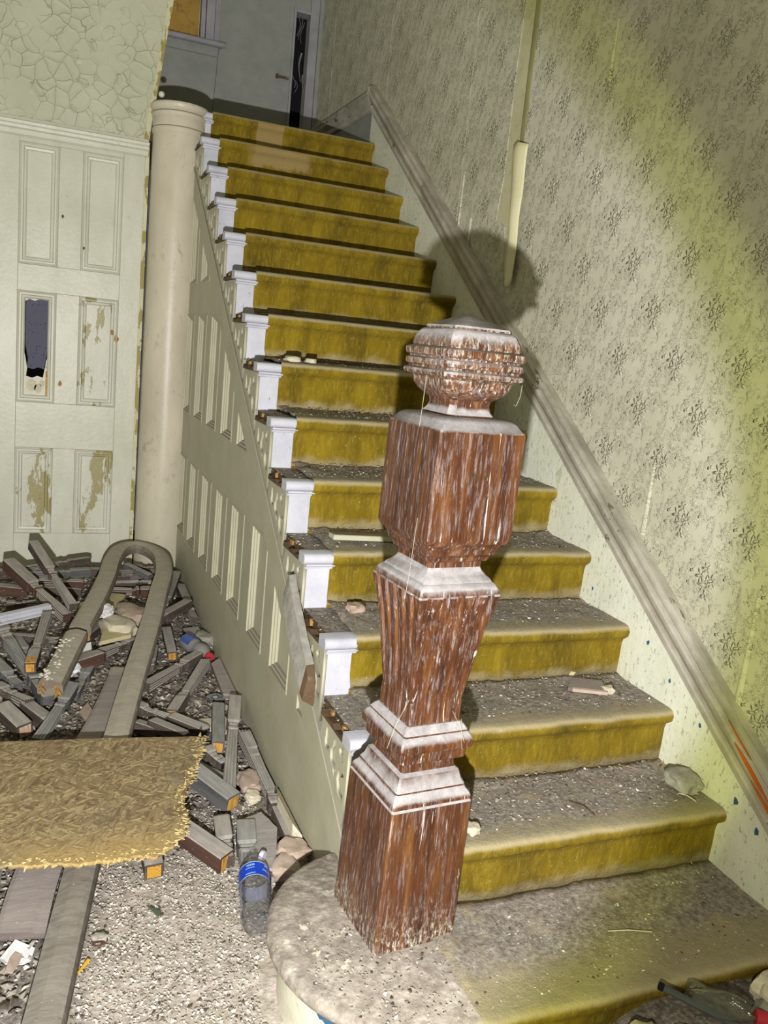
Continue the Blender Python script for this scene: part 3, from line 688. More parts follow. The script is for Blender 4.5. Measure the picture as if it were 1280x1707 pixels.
# ================================================================== STAIRCASE
stair = thing('staircase', 'straight flight of stairs with white riser ends and panelled side, rising to a landing', 'staircase', (.5, 0, 0))
def nose_prof(y, z, th=.034):
    return [(y+.06, z), (y+.012, z), (y+.004, z-.004), (y, z-.012), (y, z-.022), (y+.004, z-.030), (y+.012, z-th), (y+.06, z-th)]
def xprism(name, poly, x0, x1, m, par=None, bev=0, smooth=False):
    b = MB(); b.prism(poly, x0, x1, lambda u, v, d: (d, u, v)); o = obj(name, b, m, par or stair, bevel=bev)
    if smooth: autosmooth(o, 40)
    return o
for n in range(2, NST+1):
    y, z = (n-1)*T, n*RI
    top = z-.006
    xprism('riser', [(y+.034, z-RI-.03), (y+.050, z-RI-.03), (y+.050, z-.04), (y+.034, z-.04)], .012, WX-.002, M['white'])
    if n > 2:
        no = xprism('nosing', nose_prof(y+.002, top-.002), -.006, .10, M['white'], smooth=True)
        xprism('cove_moulding', [(y+.034, z-.062), (y+.026, z-.060), (y+.024, z-.054), (y+.016, z-.050), (y+.014, z-.043), (y+.034, z-.043)], .006, .10, M['white'])
    if n < NST:
        tr = xprism('tread', [(y+.062, z-.040), (y+T+.034, z-.040), (y+T+.034, top-.004), (y+.062, top-.004)], .016, WX-.002, M['tread_end'])
        for k, (ya, w) in enumerate(((.085, .034), (.195, .034))):
            b = MB(); b.box(.008, .020, y+ya, y+ya+w*(.35 if (n+k) % 3 else .7), z-.034+.006*(n % 2), z-.0135); obj('dovetail', b, M['orange_dull'], tr, label='raw orange dovetail left by a missing baluster')
        # ragged leftover of the broken return nosing
        b = MB(); b.prism([(y+.06, z-.044), (y+.255, z-.044), (y+.25, z-.030), (y+.21, z-.036-.004*(n % 3)), (y+.15, z-.028), (y+.13, z-.038), (y+.07, z-.026)], -.004, .016, lambda u, v, d: (d, u, v))
        obj('return_stub', b, M['dark_wood'], tr)
# string behind the brackets
pts = []
for n in range(2, NST+1):
    y = (n-1)*T; pts += [(y+.040, (n-1)*RI-.04 if n > 2 else .18), (y+.040, n*RI-.04)]
pts += [(3.73, 15*RI-.06), (3.73, .692*3.73-.13), (.30, .692*.30-.13)]
xprism('string_face', pts, .014, .030, M['olivecream'])
xprism('string_board', [(.30, .692*.30-.275), (3.74, .692*3.74-.275), (3.74, .692*3.74-.122), (.30, .692*.30-.122)], .004, .028, M['olivecream'], bev=.003)
xprism('string_bead', [(.30, .692*.30-.128), (3.74, .692*3.74-.128), (3.74, .692*3.74-.108), (.30, .692*.30-.108)], -.004, .026, M['olivecream'], bev=.004)
# fretwork bracket under each tread end: scroll outline and two piercings
def bracket(n):
    y, z = (n-1)*T, n*RI
    def q(a, c): return (y+.030+a*.235, .692*(y+.030+a*.235)-.110 + c*(z-.046-(.692*(y+.030+a*.235)-.110)))
    low = [q(i/12, 0) for i in range(13)]
    scal = []
    for i in range(13):      # stepped scroll edge descending along the tread towards the wall side
        a = 1-i/12
        c = 1.0
        scal.append(q(a, c))
    outl = low + scal[1:-1] + [q(0, 1)]
    def hole(ca, cc, ra, rc, k, ph=0):
        return [q(ca+ra*(.8+.25*math.cos(3*t+ph))*math.cos(t), cc+rc*(.8+.25*math.cos(3*t+ph))*math.sin(t)) for t in [6.2832*j/k for j in range(k)]]
    h1 = [q(.07, .24), q(.24, .16), q(.31, .30), q(.28, .50), q(.19, .46), q(.15, .60), q(.07, .58)]
    h2 = hole(.47, .48, .125, .36, 14, 1.0)
    h3 = hole(.74, .46, .10, .36, 12, 2.6)
    h4 = hole(.22, .80, .09, .13, 10, .3)
    return curve_plate('bracket', outl, [h1, h2, h3, h4], .0055, lambda u, v, d: (.0082+d, u, v), M['olivecream'], stair)
for n in range(2, NST+1): bracket(n)
# panelled spandrel below
FX = .012
def lim(poly): return clip(poly, -.692, 1.0, -.270)
yf = [3.63, 3.262, 2.892, 2.522, 2.172, 1.783, 1.415, 1.056]
hol = []; PN = []
for k, y1 in enumerate(yf):
    y0 = y1-.245
    for (z0, z1) in ((.375, .822), (1.063, 1.606), (1.765, 2.3)):
        p = lim([(y0, z0), (y1, z0), (y1, z1), (y0, z1)])
        if len(p) >= 3:
            A = abs(sum(p[i][0]*p[(i+1)%len(p)][1]-p[(i+1)%len(p)][0]*p[i][1] for i in range(len(p))))/2
            if A > .004: PN.append(p)
outl = [(.52, -.02), (3.74, -.02), (3.74, .692*3.74-.262), (.52, .692*.52-.262)]
curve_plate('spandrel_frame', outl, PN, .010, lambda u, v, d: (FX+.010+d, u, v), M['olivecream'], stair)
for p in PN:
    b = MB(); L = []
    for i, d in ((0, .0), (.004, -.003), (.010, -.003), (.013, .004), (.020, .005), (.024, .012), (.030, .013), (.034, .021)):
        L.append([(FX+d, u, v) for u, v in inset(p, i)])
    b.loft(L, caps=False)
    inn = inset(p, .034); b.add([(FX+.021, u, v) for u, v in inn], [tuple(range(len(inn)))])
    obj('panel', b, M['olivecream'], stair)
b = MB(); b.box(FX, FX+.02, .30, .52, -.02, .12); b.box(.0, .02, .50, .545, -.02, .20); obj('corner_post', b, M['olivecream'], stair)

# ---- bullnose first step
def bull(ins):
    P = []
    cx, cy = .06, .265
    for k in range(25):
        a = R(90) + R(180)*k/24
        P.append((cx+(.315-ins)*math.cos(a), cy+(.335-ins)*math.sin(a)*(1.0 if a < math.pi else .98)))
    P += [(WX, -.075+ins), (WX, .31), (.30, .31), (.30, .60-ins)]
    return P
b = MB()
L = [[(x, y, z) for x, y in bull(i)] for i, z in ((.022, .138), (.006, .142), (0, .150), (0, .160), (.005, .170), (.016, .176))]
b.loft(L); o = obj('bullnose_tread', b, M['bull'], stair); autosmooth(o, 50)
b = MB(); b.loft([[(x, y, z) for x, y in bull(.036)] for z in (-.03, .139)]); o = obj('bullnose_riser', b, M['bull_side'], stair); autosmooth(o, 40)
b = MB()
for (a, z, w, h) in ((212, .118, .016, .012), (216, .112, .02, .01), (236, .105, .03, .010)):
    cx, cy = .06+.281*math.cos(R(a)), .265+.301*math.sin(R(a)); tx, ty = -math.sin(R(a)), math.cos(R(a))
    b.prism([(-w, 0), (-w*.3, -h), (w, -h*.4), (w*.6, h), (-w*.5, h*.8)], 0, .003, lambda u, v, d: (cx+tx*u+math.cos(R(a))*d, cy+ty*u+math.sin(R(a))*d, z+v))
obj('paint_fleck', b, M['blue_fleck'], stair)

# ---- carpet, one fold per step
carpet = thing('stair_carpet', 'worn mustard-gold stair carpet under grey dirt, running up the flight', 'carpet', (.55, 0, .18))
for n in range(1, NST+1):
    y, z = (n-1)*T, n*RI
    last = n == NST
    xl = .088 if n > 1 else .115
    zb = z-RI+(.004 if n > 1 else .0)
    yo = 0 if n > 1 else -.075
    pr = [(y+yo+.029, zb), (y+yo+.026, zb+.05), (y+yo+.025, z-.070), (y+yo+.020, z-.052), (y+yo+.008, z-.044), (y+yo-.003, z-.034), (y+yo-.006, z-.020), (y+yo-.002, z-.007), (y+yo+.008, z-.001), (y+yo+.022, z+.001)]
    yend = y+T+.03 if not last else y+.10
    k0 = len(pr); m_ = 12
    for j in range(1, m_+1): pr.append((y+yo+.022+(yend-y-yo-.022)*j/m_, z+.001))
    nx = 56; b = MB()
    def pt(u, v):
        i = int(round(v*(len(pr)+1)))
        x = xl+(WX-xl+.002)*u
        ii = min(max(i-1, 0), len(pr)-1); yy, zz = pr[ii]
        if i == 0: return (x, yy+.012, zz)
        if i == len(pr)+1: return (x, yy, zz-.02)
        t = max(0, (ii-k0)/m_)
        sag = .004*fbm(x*3, n*5.3, yy)
        if ii >= k0-1:
            dirt = min(1, max(0, (9.5-n)/3)) if n > 1 else 1
            zz += (.004*fbm(x*14, yy*14, n) + .006*max(0, fbm(x*30, yy*30, n*2)))*min(1, t*3)*(.35+.65*dirt)
            zz += .018*max(0, t-.72)/.28*(.5+.5*fbm(x*4, n))*dirt
            zz += .012*max(0, 1-u*5)*max(0, min(1, t*2))*dirt*(.6+fbm(x*20, yy*20))
        else:
            yy += sag + .003*N3(x*11, zz*6, n)
        edge = min(1, (1-u)*40)
        if u == 0: yy += .006*(ii < k0); zz -= .004*(ii >= k0)
        return (x, yy, zz)
    b.sheet(pt, nx, len(pr)+1)
    obj('carpet_fold', b, M['carpet'], carpet, True)

# ================================================================== NEWEL POST
NX, NY = .058, .302
newel = thing('newel_post', 'massive square carved newel post, red-brown wood streaked white, on the bottom step', 'newel post', (NX, NY, .18))
cyaw, syaw = math.cos(R(5)), math.sin(R(5))
def nsec(h, z, ch=.004, flute=0, dy=1.10):
    pts = []; ch = min(ch, h*.5)
    def side(ax):
        # along one face from -h to h, outward at h
        P = [(-h+ch, h)]
        if flute:
            for k in range(flute):
                c = -h + (k+.5+.25)*(2*h)/(flute+.5); w = h*.055
                P += [(c-w*1.6, h), (c-w*.8, h-w*1.1), (c+w*.8, h-w*1.1), (c+w*1.6, h)]
        P.append((h-ch, h)); return P
    for q in range(4):
        for (a, o_) in side(q):
            x, y = (a, -o_) if q == 0 else (o_, a) if q == 1 else (-a, o_) if q == 2 else (-o_, -a)
            pts.append((x, y*dy))
    lx = .022*(z-.18)/1.2
    return [(NX+lx+x*cyaw-y*syaw, NY+x*syaw+y*cyaw, z) for x, y in pts]
def npart(name, prof, ch=.004, flute=0, sm=28, sub=1):
    b = MB(); b.loft([nsec(h, z, ch, flute) for h, z in prof]); o = obj(name, b, M['newel'], newel); autosmooth(o, sm); return o
npart('base_block', [(.106, .172), (.1055, .30), (.105, .42), (.1045, .528), (.101, .534)])
npart('base_cushion', [(.103, .534), (.1025, .541), (.099, .549), (.093, .556), (.090, .562), (.090, .566), (.083, .578), (.078, .596), (.070, .602), (.066, .630)])
npart('lower_collar', [(.080, .628), (.084, .632), (.086, .656), (.094, .660), (.0955, .668), (.094, .678), (.089, .688), (.083, .694), (.083, .698), (.076, .708), (.070, .714)])
npart('tapered_block', [(.068, .712), (.0675, .735), (.0675, .762), (.0665, .766), (.071, .80), (.078, .86), (.088, .94), (.1045, 1.022), (.103, 1.026)], flute=5)
npart('upper_cushion', [(.102, 1.025), (.100, 1.036), (.094, 1.046), (.088, 1.050), (.085, 1.056), (.078, 1.062), (.070, 1.072), (.066, 1.082)])
npart('throat', [(.067, 1.080), (.067, 1.092), (.076, 1.096), (.078, 1.101), (.079, 1.106), (.086, 1.112), (.089, 1.124), (.094, 1.132), (.096, 1.136), (.101, 1.140)])
npart('upper_block', [(.101, 1.138), (.1065, 1.150), (.107, 1.26), (.107, 1.376), (.105, 1.382), (.100, 1.386), (.092, 1.398), (.083, 1.404), (.05, 1.408)])
npart('finial_neck', [(.056, 1.404), (.060, 1.410), (.054, 1.418), (.0505, 1.430), (.052, 1.440), (.058, 1.446)], ch=.012)
npart('finial_bowl', [(.058, 1.442), (.062, 1.446), (.074, 1.456), (.081, 1.468), (.084, 1.482), (.090, 1.487), (.098, 1.489), (.1005, 1.494), (.099, 1.499), (.093, 1.502),
                      (.0925, 1.506), (.097, 1.509), (.0985, 1.515), (.097, 1.521), (.092, 1.524), (.0925, 1.527), (.098, 1.530), (.100, 1.537), (.099, 1.544), (.092, 1.547), (.085, 1.549)], ch=.02)
npart('finial_cap', [(.087, 1.547), (.089, 1.552), (.086, 1.566), (.080, 1.579), (.075, 1.585), (.070, 1.587), (.071, 1.590), (.069, 1.594), (.045, 1.606), (.004, 1.622)], ch=.016)
b = MB()
for pts in (((-.055, .19, 1.488), (-.058, .188, 1.43), (-.060, .188, 1.386)), ((-.047, .178, 1.20), (-.052, .176, 1.10), (-.055, .180, 1.03)), ((.172, .20, 1.485), (.168, .196, 1.46), (.160, .195, 1.44), (.156, .197, 1.443)), ((.12, .19, .74), (.125, .19, .70), (.13, .188, .665)), ((.095, .19, .76), (.12, .19, .72), (.135, .19, .68)), ((-.02, .178, .80), (-.045, .18, .74), (-.06, .178, .69))):
    b = MB(); b.tube(pts, .00035, 4); obj('cobweb_strand', b, M['cobweb'], newel)
BALUSTERS = [
 ('b',0.046,(0.006, 3.286, 0.18),(-0.204, 2.625, 0.143),'short square baluster stump wedged between the handrail and the panelling'),
 ('b',0.046,(0.002, 3.18, 0.139),(-0.005, 2.686, 0.115),'baluster end lying along the foot of the panelled spandrel, a pale chip on it'),
 ('b',0.046,(-0.042, 2.77, 0.178),(-0.29, 2.47, 0.165),'dark-sided baluster tucked under the right leg of the curved handrail, highest on that side'),
 ('e',0.042,(-0.181, 2.552, 0.119),(-0.191, 2.271, 0.096),'stubby broken baluster with a splintered orange tip, right of the handrail'),
 ('f',0.046,(-0.071, 2.248, 0.104),(-0.343, 1.936, 0.1),'baluster with square block end touching the blue bottle'),
 ('b',0.04,(-0.258, 2.371, 0.1),(-0.309, 2.1, 0.087),'small square block pressed against the right edge of the handrail leg'),
 ('fe',0.046,(-0.066, 2.142, 0.109),(-0.267, 1.72, 0.074),'fluted baluster with an orange sawn end on open rubble below the blue bottle'),
 ('e',0.046,(-0.084, 1.76, 0.078),(-0.150, 1.419, 0.080),'square baluster with a bright orange sawn end left of the tall grey one'),
 ('f',0.047,(0.0, 1.72, 0.125),(-0.167, 1.142, 0.062),'long baluster with block at top and studded shaft, by the panelling'),
 ('F',0.047,(0.008, 1.545, 0.055),(-0.022, 0.836, 0.035),'long fluted baluster with collar and block, slanting along the panelling towards the bottle'),
 ('f',0.04,(0.045, 1.538, 0.061),(0.03, 1.143, 0.042),'slender fluted baluster half hidden behind the collared one at the panelling'),
 ('e',0.058,(-0.29, 1.291, 0.089),(-0.161, 1.097, 0.049),'thick charcoal block with a large orange sawn end right of the strand board'),
 ('e',0.056,(-0.353, 0.983, 0.054),(-0.236, 0.819, 0.03),'thick block with red-brown side and orange end at the lower corner of the strand board'),
 ('b',0.05,(-0.213, 1.019, 0.041),(-0.234, 0.816, 0.03),'upright-pointing square block left of the water bottle, its lower half pinkish'),
 ('b',0.058,(-0.144, 0.984, 0.034),(-0.183, 0.777, 0.03),'dark flat-topped block pointing at the neck of the water bottle'),
 ('n',0.044,(-0.195, 1.427, 0.07),(-0.143, 1.335, 0.051),'small turned baluster end with a dark square socket, at the torn board edge'),
 ('b',0.03,(-0.248, 1.391, 0.043),(-0.14, 1.244, 0.036),'thin dark strip beneath the thick charcoal block'),
 ('f',0.042,(-0.398, 1.778, 0.092),(-0.291, 1.675, 0.077),'fluted stick poking out right of the handrail, topmost of four in a fan'),
 ('b',0.042,(-0.417, 1.667, 0.072),(-0.331, 1.599, 0.063),'plain stick in the fan just above the strand board, nearest the handrail'),
 ('b',0.042,(-0.361, 1.634, 0.09),(-0.247, 1.513, 0.079),'pink-edged stick third in the fan above the strand board'),
 ('b',0.042,(-0.281, 1.688, 0.078),(-0.162, 1.562, 0.067),'rightmost stick of the fan above the strand board corner'),
 ('fe',0.044,(-0.708, 2.54, 0.21),(-0.775, 2.03, 0.168),'fluted baluster with yellow worn tip just left of the broken handrail end'),
 ('F',0.046,(-0.86, 2.366, 0.15),(-0.71, 1.862, 0.101),'dark fluted baluster with collar, crossing towards the broken handrail end'),
 ('b',0.052,(-0.917, 2.239, 0.114),(-0.817, 2.0, 0.103),'plain grey block at the left picture edge below the white moulding'),
 ('f',0.048,(-0.902, 1.995, 0.112),(-0.777, 1.843, 0.1),'brown streaked baluster at the left edge above the cream-ended block'),
 ('c',0.056,(-0.871, 1.837, 0.095),(-0.787, 1.671, 0.077),'square block with a cream and pink end face towards the viewer'),
 ('b',0.05,(-0.793, 1.865, 0.086),(-0.711, 1.732, 0.07),'square block beside the cream-ended one, tip in front of the fluted stick'),
 ('f',0.046,(-0.615, 1.968, 0.111),(-0.747, 1.562, 0.077),'pale grey fluted baluster running under the strand board left of the flat plank'),
 ('n',0.046,(-0.91, 1.941, 0.085),(-0.844, 1.816, 0.079),'turned baluster end cut by the left picture edge'),
 ('n',0.046,(-0.542, 2.199, 0.092),(-0.617, 1.941, 0.08),'bluish baluster with stepped collar left of the flat plank top'),
 ('b',0.052,(-0.489, 2.218, 0.133),(-0.62, 2.142, 0.124),'brown block with grey top lying crosswise at the head of the flat plank'),
 ('f',0.046,(-0.336, 2.413, 0.122),(-0.495, 2.261, 0.125),'dark grooved baluster under the yellow plaster slab between the handrail legs'),
 ('e',0.042,(-0.46, 2.65, 0.124),(-0.545, 2.443, 0.134),'baluster butt with an orange core, inside the handrail loop on the left'),
 ('b',0.06,(-0.931, 2.672, 0.16),(-0.85, 2.362, 0.135),'wide block at the left edge directly below the white moulding'),
 ('b',0.052,(-0.841, 2.486, 0.116),(-0.776, 2.252, 0.105),'grey block behind the dark fluted baluster with collar'),
 ('F',0.046,(-0.777, 3.182, 0.379),(-0.596, 2.641, 0.213),'tall leaning baluster with square head standing clear against the white door'),
 ('F',0.058,(-0.893, 3.179, 0.279),(-0.619, 2.687, 0.145),'thick brown baluster with a mustard tip leaning left of the tall one'),
 ('f',0.036,(-0.485, 3.376, 0.24),(-0.832, 3.252, 0.22),'fluted stick lying crosswise at the foot of the white door, highest there'),
 ('f',0.044,(-0.485, 3.243, 0.21),(-0.8, 3.208, 0.2),'grey-brown stick lying crosswise just below the highest one at the door'),
 ('f',0.044,(-0.524, 3.153, 0.168),(-0.756, 3.19, 0.17),'crosswise baluster behind the thick brown leaning one'),
 ('b',0.042,(-0.536, 3.119, 0.136),(-0.727, 3.155, 0.138),'lowest crosswise stick left of the handrail arch'),
 ('b',0.05,(-0.954, 3.201, 0.21),(-0.891, 3.221, 0.21),'purplish block at the far left edge by the door foot'),
 ('b',0.05,(-0.954, 3.08, 0.174),(-0.792, 3.048, 0.163),'crosswise block with red-brown side at the left edge under the leaning baluster'),
 ('b',0.044,(-0.559, 3.327, 0.19),(-0.265, 3.272, 0.19),'plain stick crossing inside the handrail arch, upper'),
 ('f',0.034,(-0.418, 3.219, 0.17),(-0.176, 3.268, 0.18),'thin fluted stick crossing inside the handrail arch, middle'),
 ('p',0.044,(-0.436, 3.208, 0.15),(-0.192, 3.231, 0.15),'round-ended stick with a pinkish tip inside the handrail arch'),
 ('f',0.04,(-0.244, 3.415, 0.18),(-0.124, 3.375, 0.18),'dark reddish fluted stick at the right inside the handrail arch'),
 ('F',0.05,(-0.467, 3.088, 0.145),(-0.159, 3.082, 0.144),'lowest baluster across the handrail arch, with collar and dark red-brown block'),
 ('b',0.034,(-0.305, 3.335, 0.22),(-0.184, 3.199, 0.19),'short black stick tilted across the others in the handrail arch'),
 ('y',0.052,(-0.445, 0.89, 0.05),(-0.442, 0.813, 0.035),'block end with yellow growth rings peeping from under the strand board'),
 ('f',0.046,(-0.889, 2.942, 0.128),(-0.755, 2.95, 0.128),'crosswise baluster in shade above the white moulding'),
 ('b',0.034,(-0.852, 2.503, 0.127),(-0.66, 2.445, 0.124),'thin strip crossing behind the yellow-tipped baluster'),
]
rb = random.Random(11)
def ring(x, h, ch=.18, sc=1.0):
    c = h*ch
    P = [(-h+c,-h),(h-c,-h),(h,-h+c),(h,h-c),(h-c,h),(-h+c,h),(-h,h-c),(-h,-h+c)]
    return [(x, a, b_*sc) for a, b_ in P]
def blockmesh(x0, x1, h, taper0=True, taper1=True):
    b = MB(); e = min(.012, (x1-x0)*.2); S_ = []
    S_ += [ring(x0, h*.80 if taper0 else h, .10)]
    S_ += [ring(x0+e*(1 if taper0 else .1), h, .10), ring(x1-e*(1 if taper1 else .1), h, .10), ring(x1, h*.80 if taper1 else h, .10)]
    b.loft(S_); return b
def flutemesh(x0, x1, h0, h1):
    def sec(x, h):
        P = []
        for q in range(4):
            line = [(-h*.9, h)]
            for c in (-.5, 0, .5): line += [(h*(c-.17), h), (h*c, h*.80), (h*(c+.17), h)]
            line.append((h*.9, h))
            for a, o_ in line:
                P.append((a, -o_) if q == 0 else (o_, a) if q == 1 else (-a, o_) if q == 2 else (-o_, -a))
        return [(x, a, c) for a, c in P]
    b = MB(); b.loft([sec(x0+(x1-x0)*k/4, h0+(h1-h0)*k/4) for k in range(5)]); return b
def neckmesh(x0, x1, h0, h1):
    b = MB(); d = x1-x0
    b.loft([ring(x0, h0*.72), ring(x0+d*.25, h0*.62), ring(x0+d*.5, h0*.62), ring(x0+d*.55, h0*.86), ring(x0+d*.8, h0*.86), ring(x0+d*.85, h1*1.02), ring(x1, h1)]); return b
for i, (kind, w, p0, p1, lab) in enumerate(BALUSTERS):
    p0, p1 = Vector(p0), Vector(p1); h = w/2
    p0.x = min(p0.x, -.004-h); p1.x = min(p1.x, -.004-h)      # clear of the panelling
    d = p1-p0; L = d.length
    X = d.normalized(); up = Vector((rb.uniform(-.12, .12), rb.uniform(-.12, .12), 1)); Y = up.cross(X).normalized(); Z = X.cross(Y)
    q = Matrix((X, Y, Z)).transposed().to_quaternion()
    root = thing('baluster', lab, 'baluster', p0, 'broken balusters in the debris pile', q)
    m = M['debris_red'] if ('red-brown' in lab or 'reddish' in lab or 'brown block' in lab or 'thick brown' in lab) else M['debris_grey'] if any(k in lab for k in ('grey', 'charcoal', 'bluish', 'dark fl', 'black')) else M['debris']
    if kind in 'be' or kind in 'cyp':
        if kind == 'p':
            b = MB(); b.lathe([(h*.9, 0), (h*.9, L-.05), (h*.6, L-.045), (h*.6, L-.035), (h*.8, L-.03), (h*.75, L)], 12, Matrix.Rotation(R(90), 4, 'Y')); autosmooth(obj('shaft', b, m, root))
            b = MB(); b.lathe([(h*.7, L), (h*.72, L+.02), (h*.2, L+.026)], 12, Matrix.Rotation(R(90), 4, 'Y')); autosmooth(obj('tip', b, M['pinkend'], root, label='pinkish broken tip'))
        else:
            flat = kind in 'ecy'
            if L > .2 and kind == 'b':
                obj('block', blockmesh(0, L*.62, h), m, root); obj('neck', neckmesh(L*.62, L*.80, h, h*.7), m, root); obj('shaft', flutemesh(L*.80, L, h*.7, h*.78), m, root)
            else:
                obj('block', blockmesh(0, L, h, True, not flat), m, root)
            if flat:
                b = MB(); b.box(L-.002, L+.0025, -h*.74, h*.74, -h*.80, h*.70)
                obj('sawn_end', b, M['pinkend'] if kind == 'c' else M['rings'] if kind == 'y' else M['orange'], root, label='pink and cream end face' if kind == 'c' else 'raw orange end grain')
    elif kind == 'f':
        obj('block', blockmesh(0, L*.34, h), m, root); obj('neck', neckmesh(L*.34, L*.34+.05, h, h*.72), m, root)
        obj('shaft', flutemesh(L*.34+.05 if L > .2 else L*.6, L, h*.72, h*.92), m, root)
    elif kind == 'fe':
        obj('shaft', flutemesh(0, L*.62, h*.9, h*.74), m, root); obj('neck', neckmesh(L*.62, L*.72, h, h*.9), m, root); obj('block', blockmesh(L*.72, L, h, True, False), m, root)
        b = MB(); b.box(L-.002, L+.0025, -h*.7, h*.7, -h*.7, h*.75); obj('sawn_end', b, M['orange'], root, label='raw orange end grain')
        if 'yellow' in lab:
            b = MB(); b.box(L-.05, L-.004, -h*.8, h*.8, h*.9, h+.0015); obj('worn_patch', b, M['orange'], root)
    elif kind == 'F':
        if 'tall leaning' in lab or 'thick brown' in lab:
            obj('block', blockmesh(0, L*.46, h*1.05), m, root); obj('neck', neckmesh(L*.46, L*.56, h*1.05, h*.62), m, root); obj('shaft', flutemesh(L*.56, L, h*.62, h*.85), m, root)
            if 'mustard' in lab:
                b = MB(); b.loft([ring(-.012, h*.5), ring(.003, h*.7)]); obj('worn_tip', b, M['orange'], root, label='mustard-coloured worn tip')
        else:
            obj('shaft', flutemesh(0, L*.58, h*.98, h*.66), m, root); obj('neck', neckmesh(L*.58, L*.64, h*.8, h*.66), m, root)
            obj('collar', blockmesh(L*.64, L*.70, h*1.02), m, root); obj('block', blockmesh(L*.715, L, h), m, root)
    elif kind == 'n':
        obj('block', blockmesh(0, L*.4, h), m, root); obj('neck', neckmesh(L*.4, L*.8, h, h*.8), m, root); obj('block', blockmesh(L*.8, L, h*.9), m, root)
        if 'socket' in lab:
            b = MB(); b.box(L-.001, L+.002, -h*.5, h*.5, -h*.5, h*.5); obj('socket', b, M['black'], root)

# ---- the bent handrail (wreath) and loose boards
def railsweep(pts, width, prof, n=90):
    P = [Vector(p) for p in pts]
    def cr(t):
        k = min(int(t), len(P)-2); f = t-k; a, b_, c, d = P[max(k-1,0)], P[k], P[k+1], P[min(k+2,len(P)-1)]
        return .5*((2*b_)+(c-a)*f+(2*a-5*b_+4*c-d)*f*f+(3*b_-a-3*c+d)*f**3)
    secs = []; T_ = [(len(P)-1)*k/n for k in range(n+1)]
    for t in T_:
        p = cr(t); d = (cr(min(t+.05, len(P)-1))-cr(max(t-.05, 0))).normalized(); s = d.cross(Vector((0,0,1))).normalized(); u = s.cross(d)
        secs.append([p + s*a*width + u*c for a, c in prof])
    return secs
HP = [(-.5, -.028), (-.46, -.034), (.46, -.034), (.5, -.028), (.5, -.004), (.47, .006), (.44, .016), (.10, .026), (-.06, .026), (-.30, .021), (-.44, .014), (-.47, .006), (-.5, -.004), (-.5, -.016)]
LOOP = [(-.709,1.809,.175),(-.612,2.195,.215),(-.504,2.613,.245),(-.430,2.95,.262),(-.378,3.25,.274),(-.310,3.47,.28),(-.205,3.53,.28),(-.122,3.36,.275),(-.132,3.06,.265),(-.197,2.754,.245),(-.283,2.358,.21),(-.401,1.874,.16),(-.498,1.454,.118),(-.632,.854,.055),(-.735,.321,.035),(-.80,-.02,.03)]
hr = thing('handrail', 'long bent stair handrail forming a narrow arch on top of the debris', 'handrail', (-.4, 2.0, 0))
secs = railsweep(LOOP, .092, HP, 150)
def seg(name, a, b_, lab=None, mat_='railwood'):
    b = MB(); b.loft(secs[a:b_]); o = obj(name, b, M[mat_], hr, label=lab); autosmooth(o, 9)
seg('left_arm_length', 13, 60); seg('bend', 59, 84); seg('right_arm_length', 83, 98)
seg('long_arm_length', 97, 127); seg('lower_length', 126, 151, 'darker lower end with brown stains', 'darkplank')
b = MB(); ss = [[Vector(p)+Vector((.004, -.0, .006+.004*N3(k, j))) for j, p in enumerate(s)] for k, s in enumerate(secs[0:12])]
b.loft(ss); o = obj('broken_end', b, M['plaster_pink'] if False else M['railwood'], hr, label='split-off end covered with pale crumbs')
b = MB(); e0 = secs[0]; c = sum((Vector(p) for p in e0), Vector())/len(e0)
for k in range(7):
    a = Vector(e0[rb.randrange(len(e0))]).lerp(c, .3); b.tube([a, a+Vector((rb.uniform(-.02,.02), -rb.uniform(.02,.06), rb.uniform(-.012,.004)))], [.006, .001], 4)
obj('split_fibres', b, M['orange'], hr)
b = MB(); 
for k in range(70):
    i_ = rb.randrange(0, 9); t_ = rb.random(); s = [Vector(a).lerp(Vector(c_), t_) for a, c_ in zip(secs[i_], secs[i_+1])]; p = s[7].lerp(s[11], rb.random()) + Vector((.004, 0, .008)); p.z = max(p.z, s[8].z+.006); r = rb.uniform(.003, .009)
    b.add([p+Vector((r,0,0)), p+Vector((-.3*r,r,0)), p+Vector((-r,-.2*r,0)), p+Vector((.2*r,-r,0)), p+Vector((0,0,.5*r))], [(0,1,4),(1,2,4),(2,3,4),(3,0,4),(3,2,1,0)])
stuff(obj('plaster_crumbs', b, M['chip_pale'], hr))

def board(name, lab, cat, poly, zt, th, m, group=None, z1=None, tilt=None):
    """flat board given by its outline; zt = height of its top, fn of y"""
    b = MB(); top = [Vector((x, y, zt(x, y))) for x, y in poly]
    b.loft([[p-Vector((0,0,th)) for p in top], top]); o = obj(name, b, m, bevel=.002)
    return tag(o, lab, cat, group)
# flat moulded plank left of the rail's long arm
PL = [(-.405,2.13,.092),(-.50,1.76,.082),(-.590,1.46,.072),(-.737,.889,.050),(-.785,.63,.034)]
ps = railsweep(PL, .118, [(-.5,-.012),(.5,-.012),(.5,.006),(.40,.010),(-.18,.010),(-.30,.003),(-.5,.002)], 40)
pl = thing('plank', 'flat mauve-grey plank lying against the left side of the handrail\'s long arm', 'plank', (-.6, 1.4, 0))
b = MB(); b.loft(ps); obj('board_face', b, M['plankwood'], pl)
b = MB(); b.loft([[Vector(p)+Vector((0,0,.0105)) for p in s[2:5]]+[Vector(p)+Vector((0,0,-.012)) for p in (s[4], s[2])] for s in ps[0:3]]); obj('torn_end', b, M['railwood'], pl)
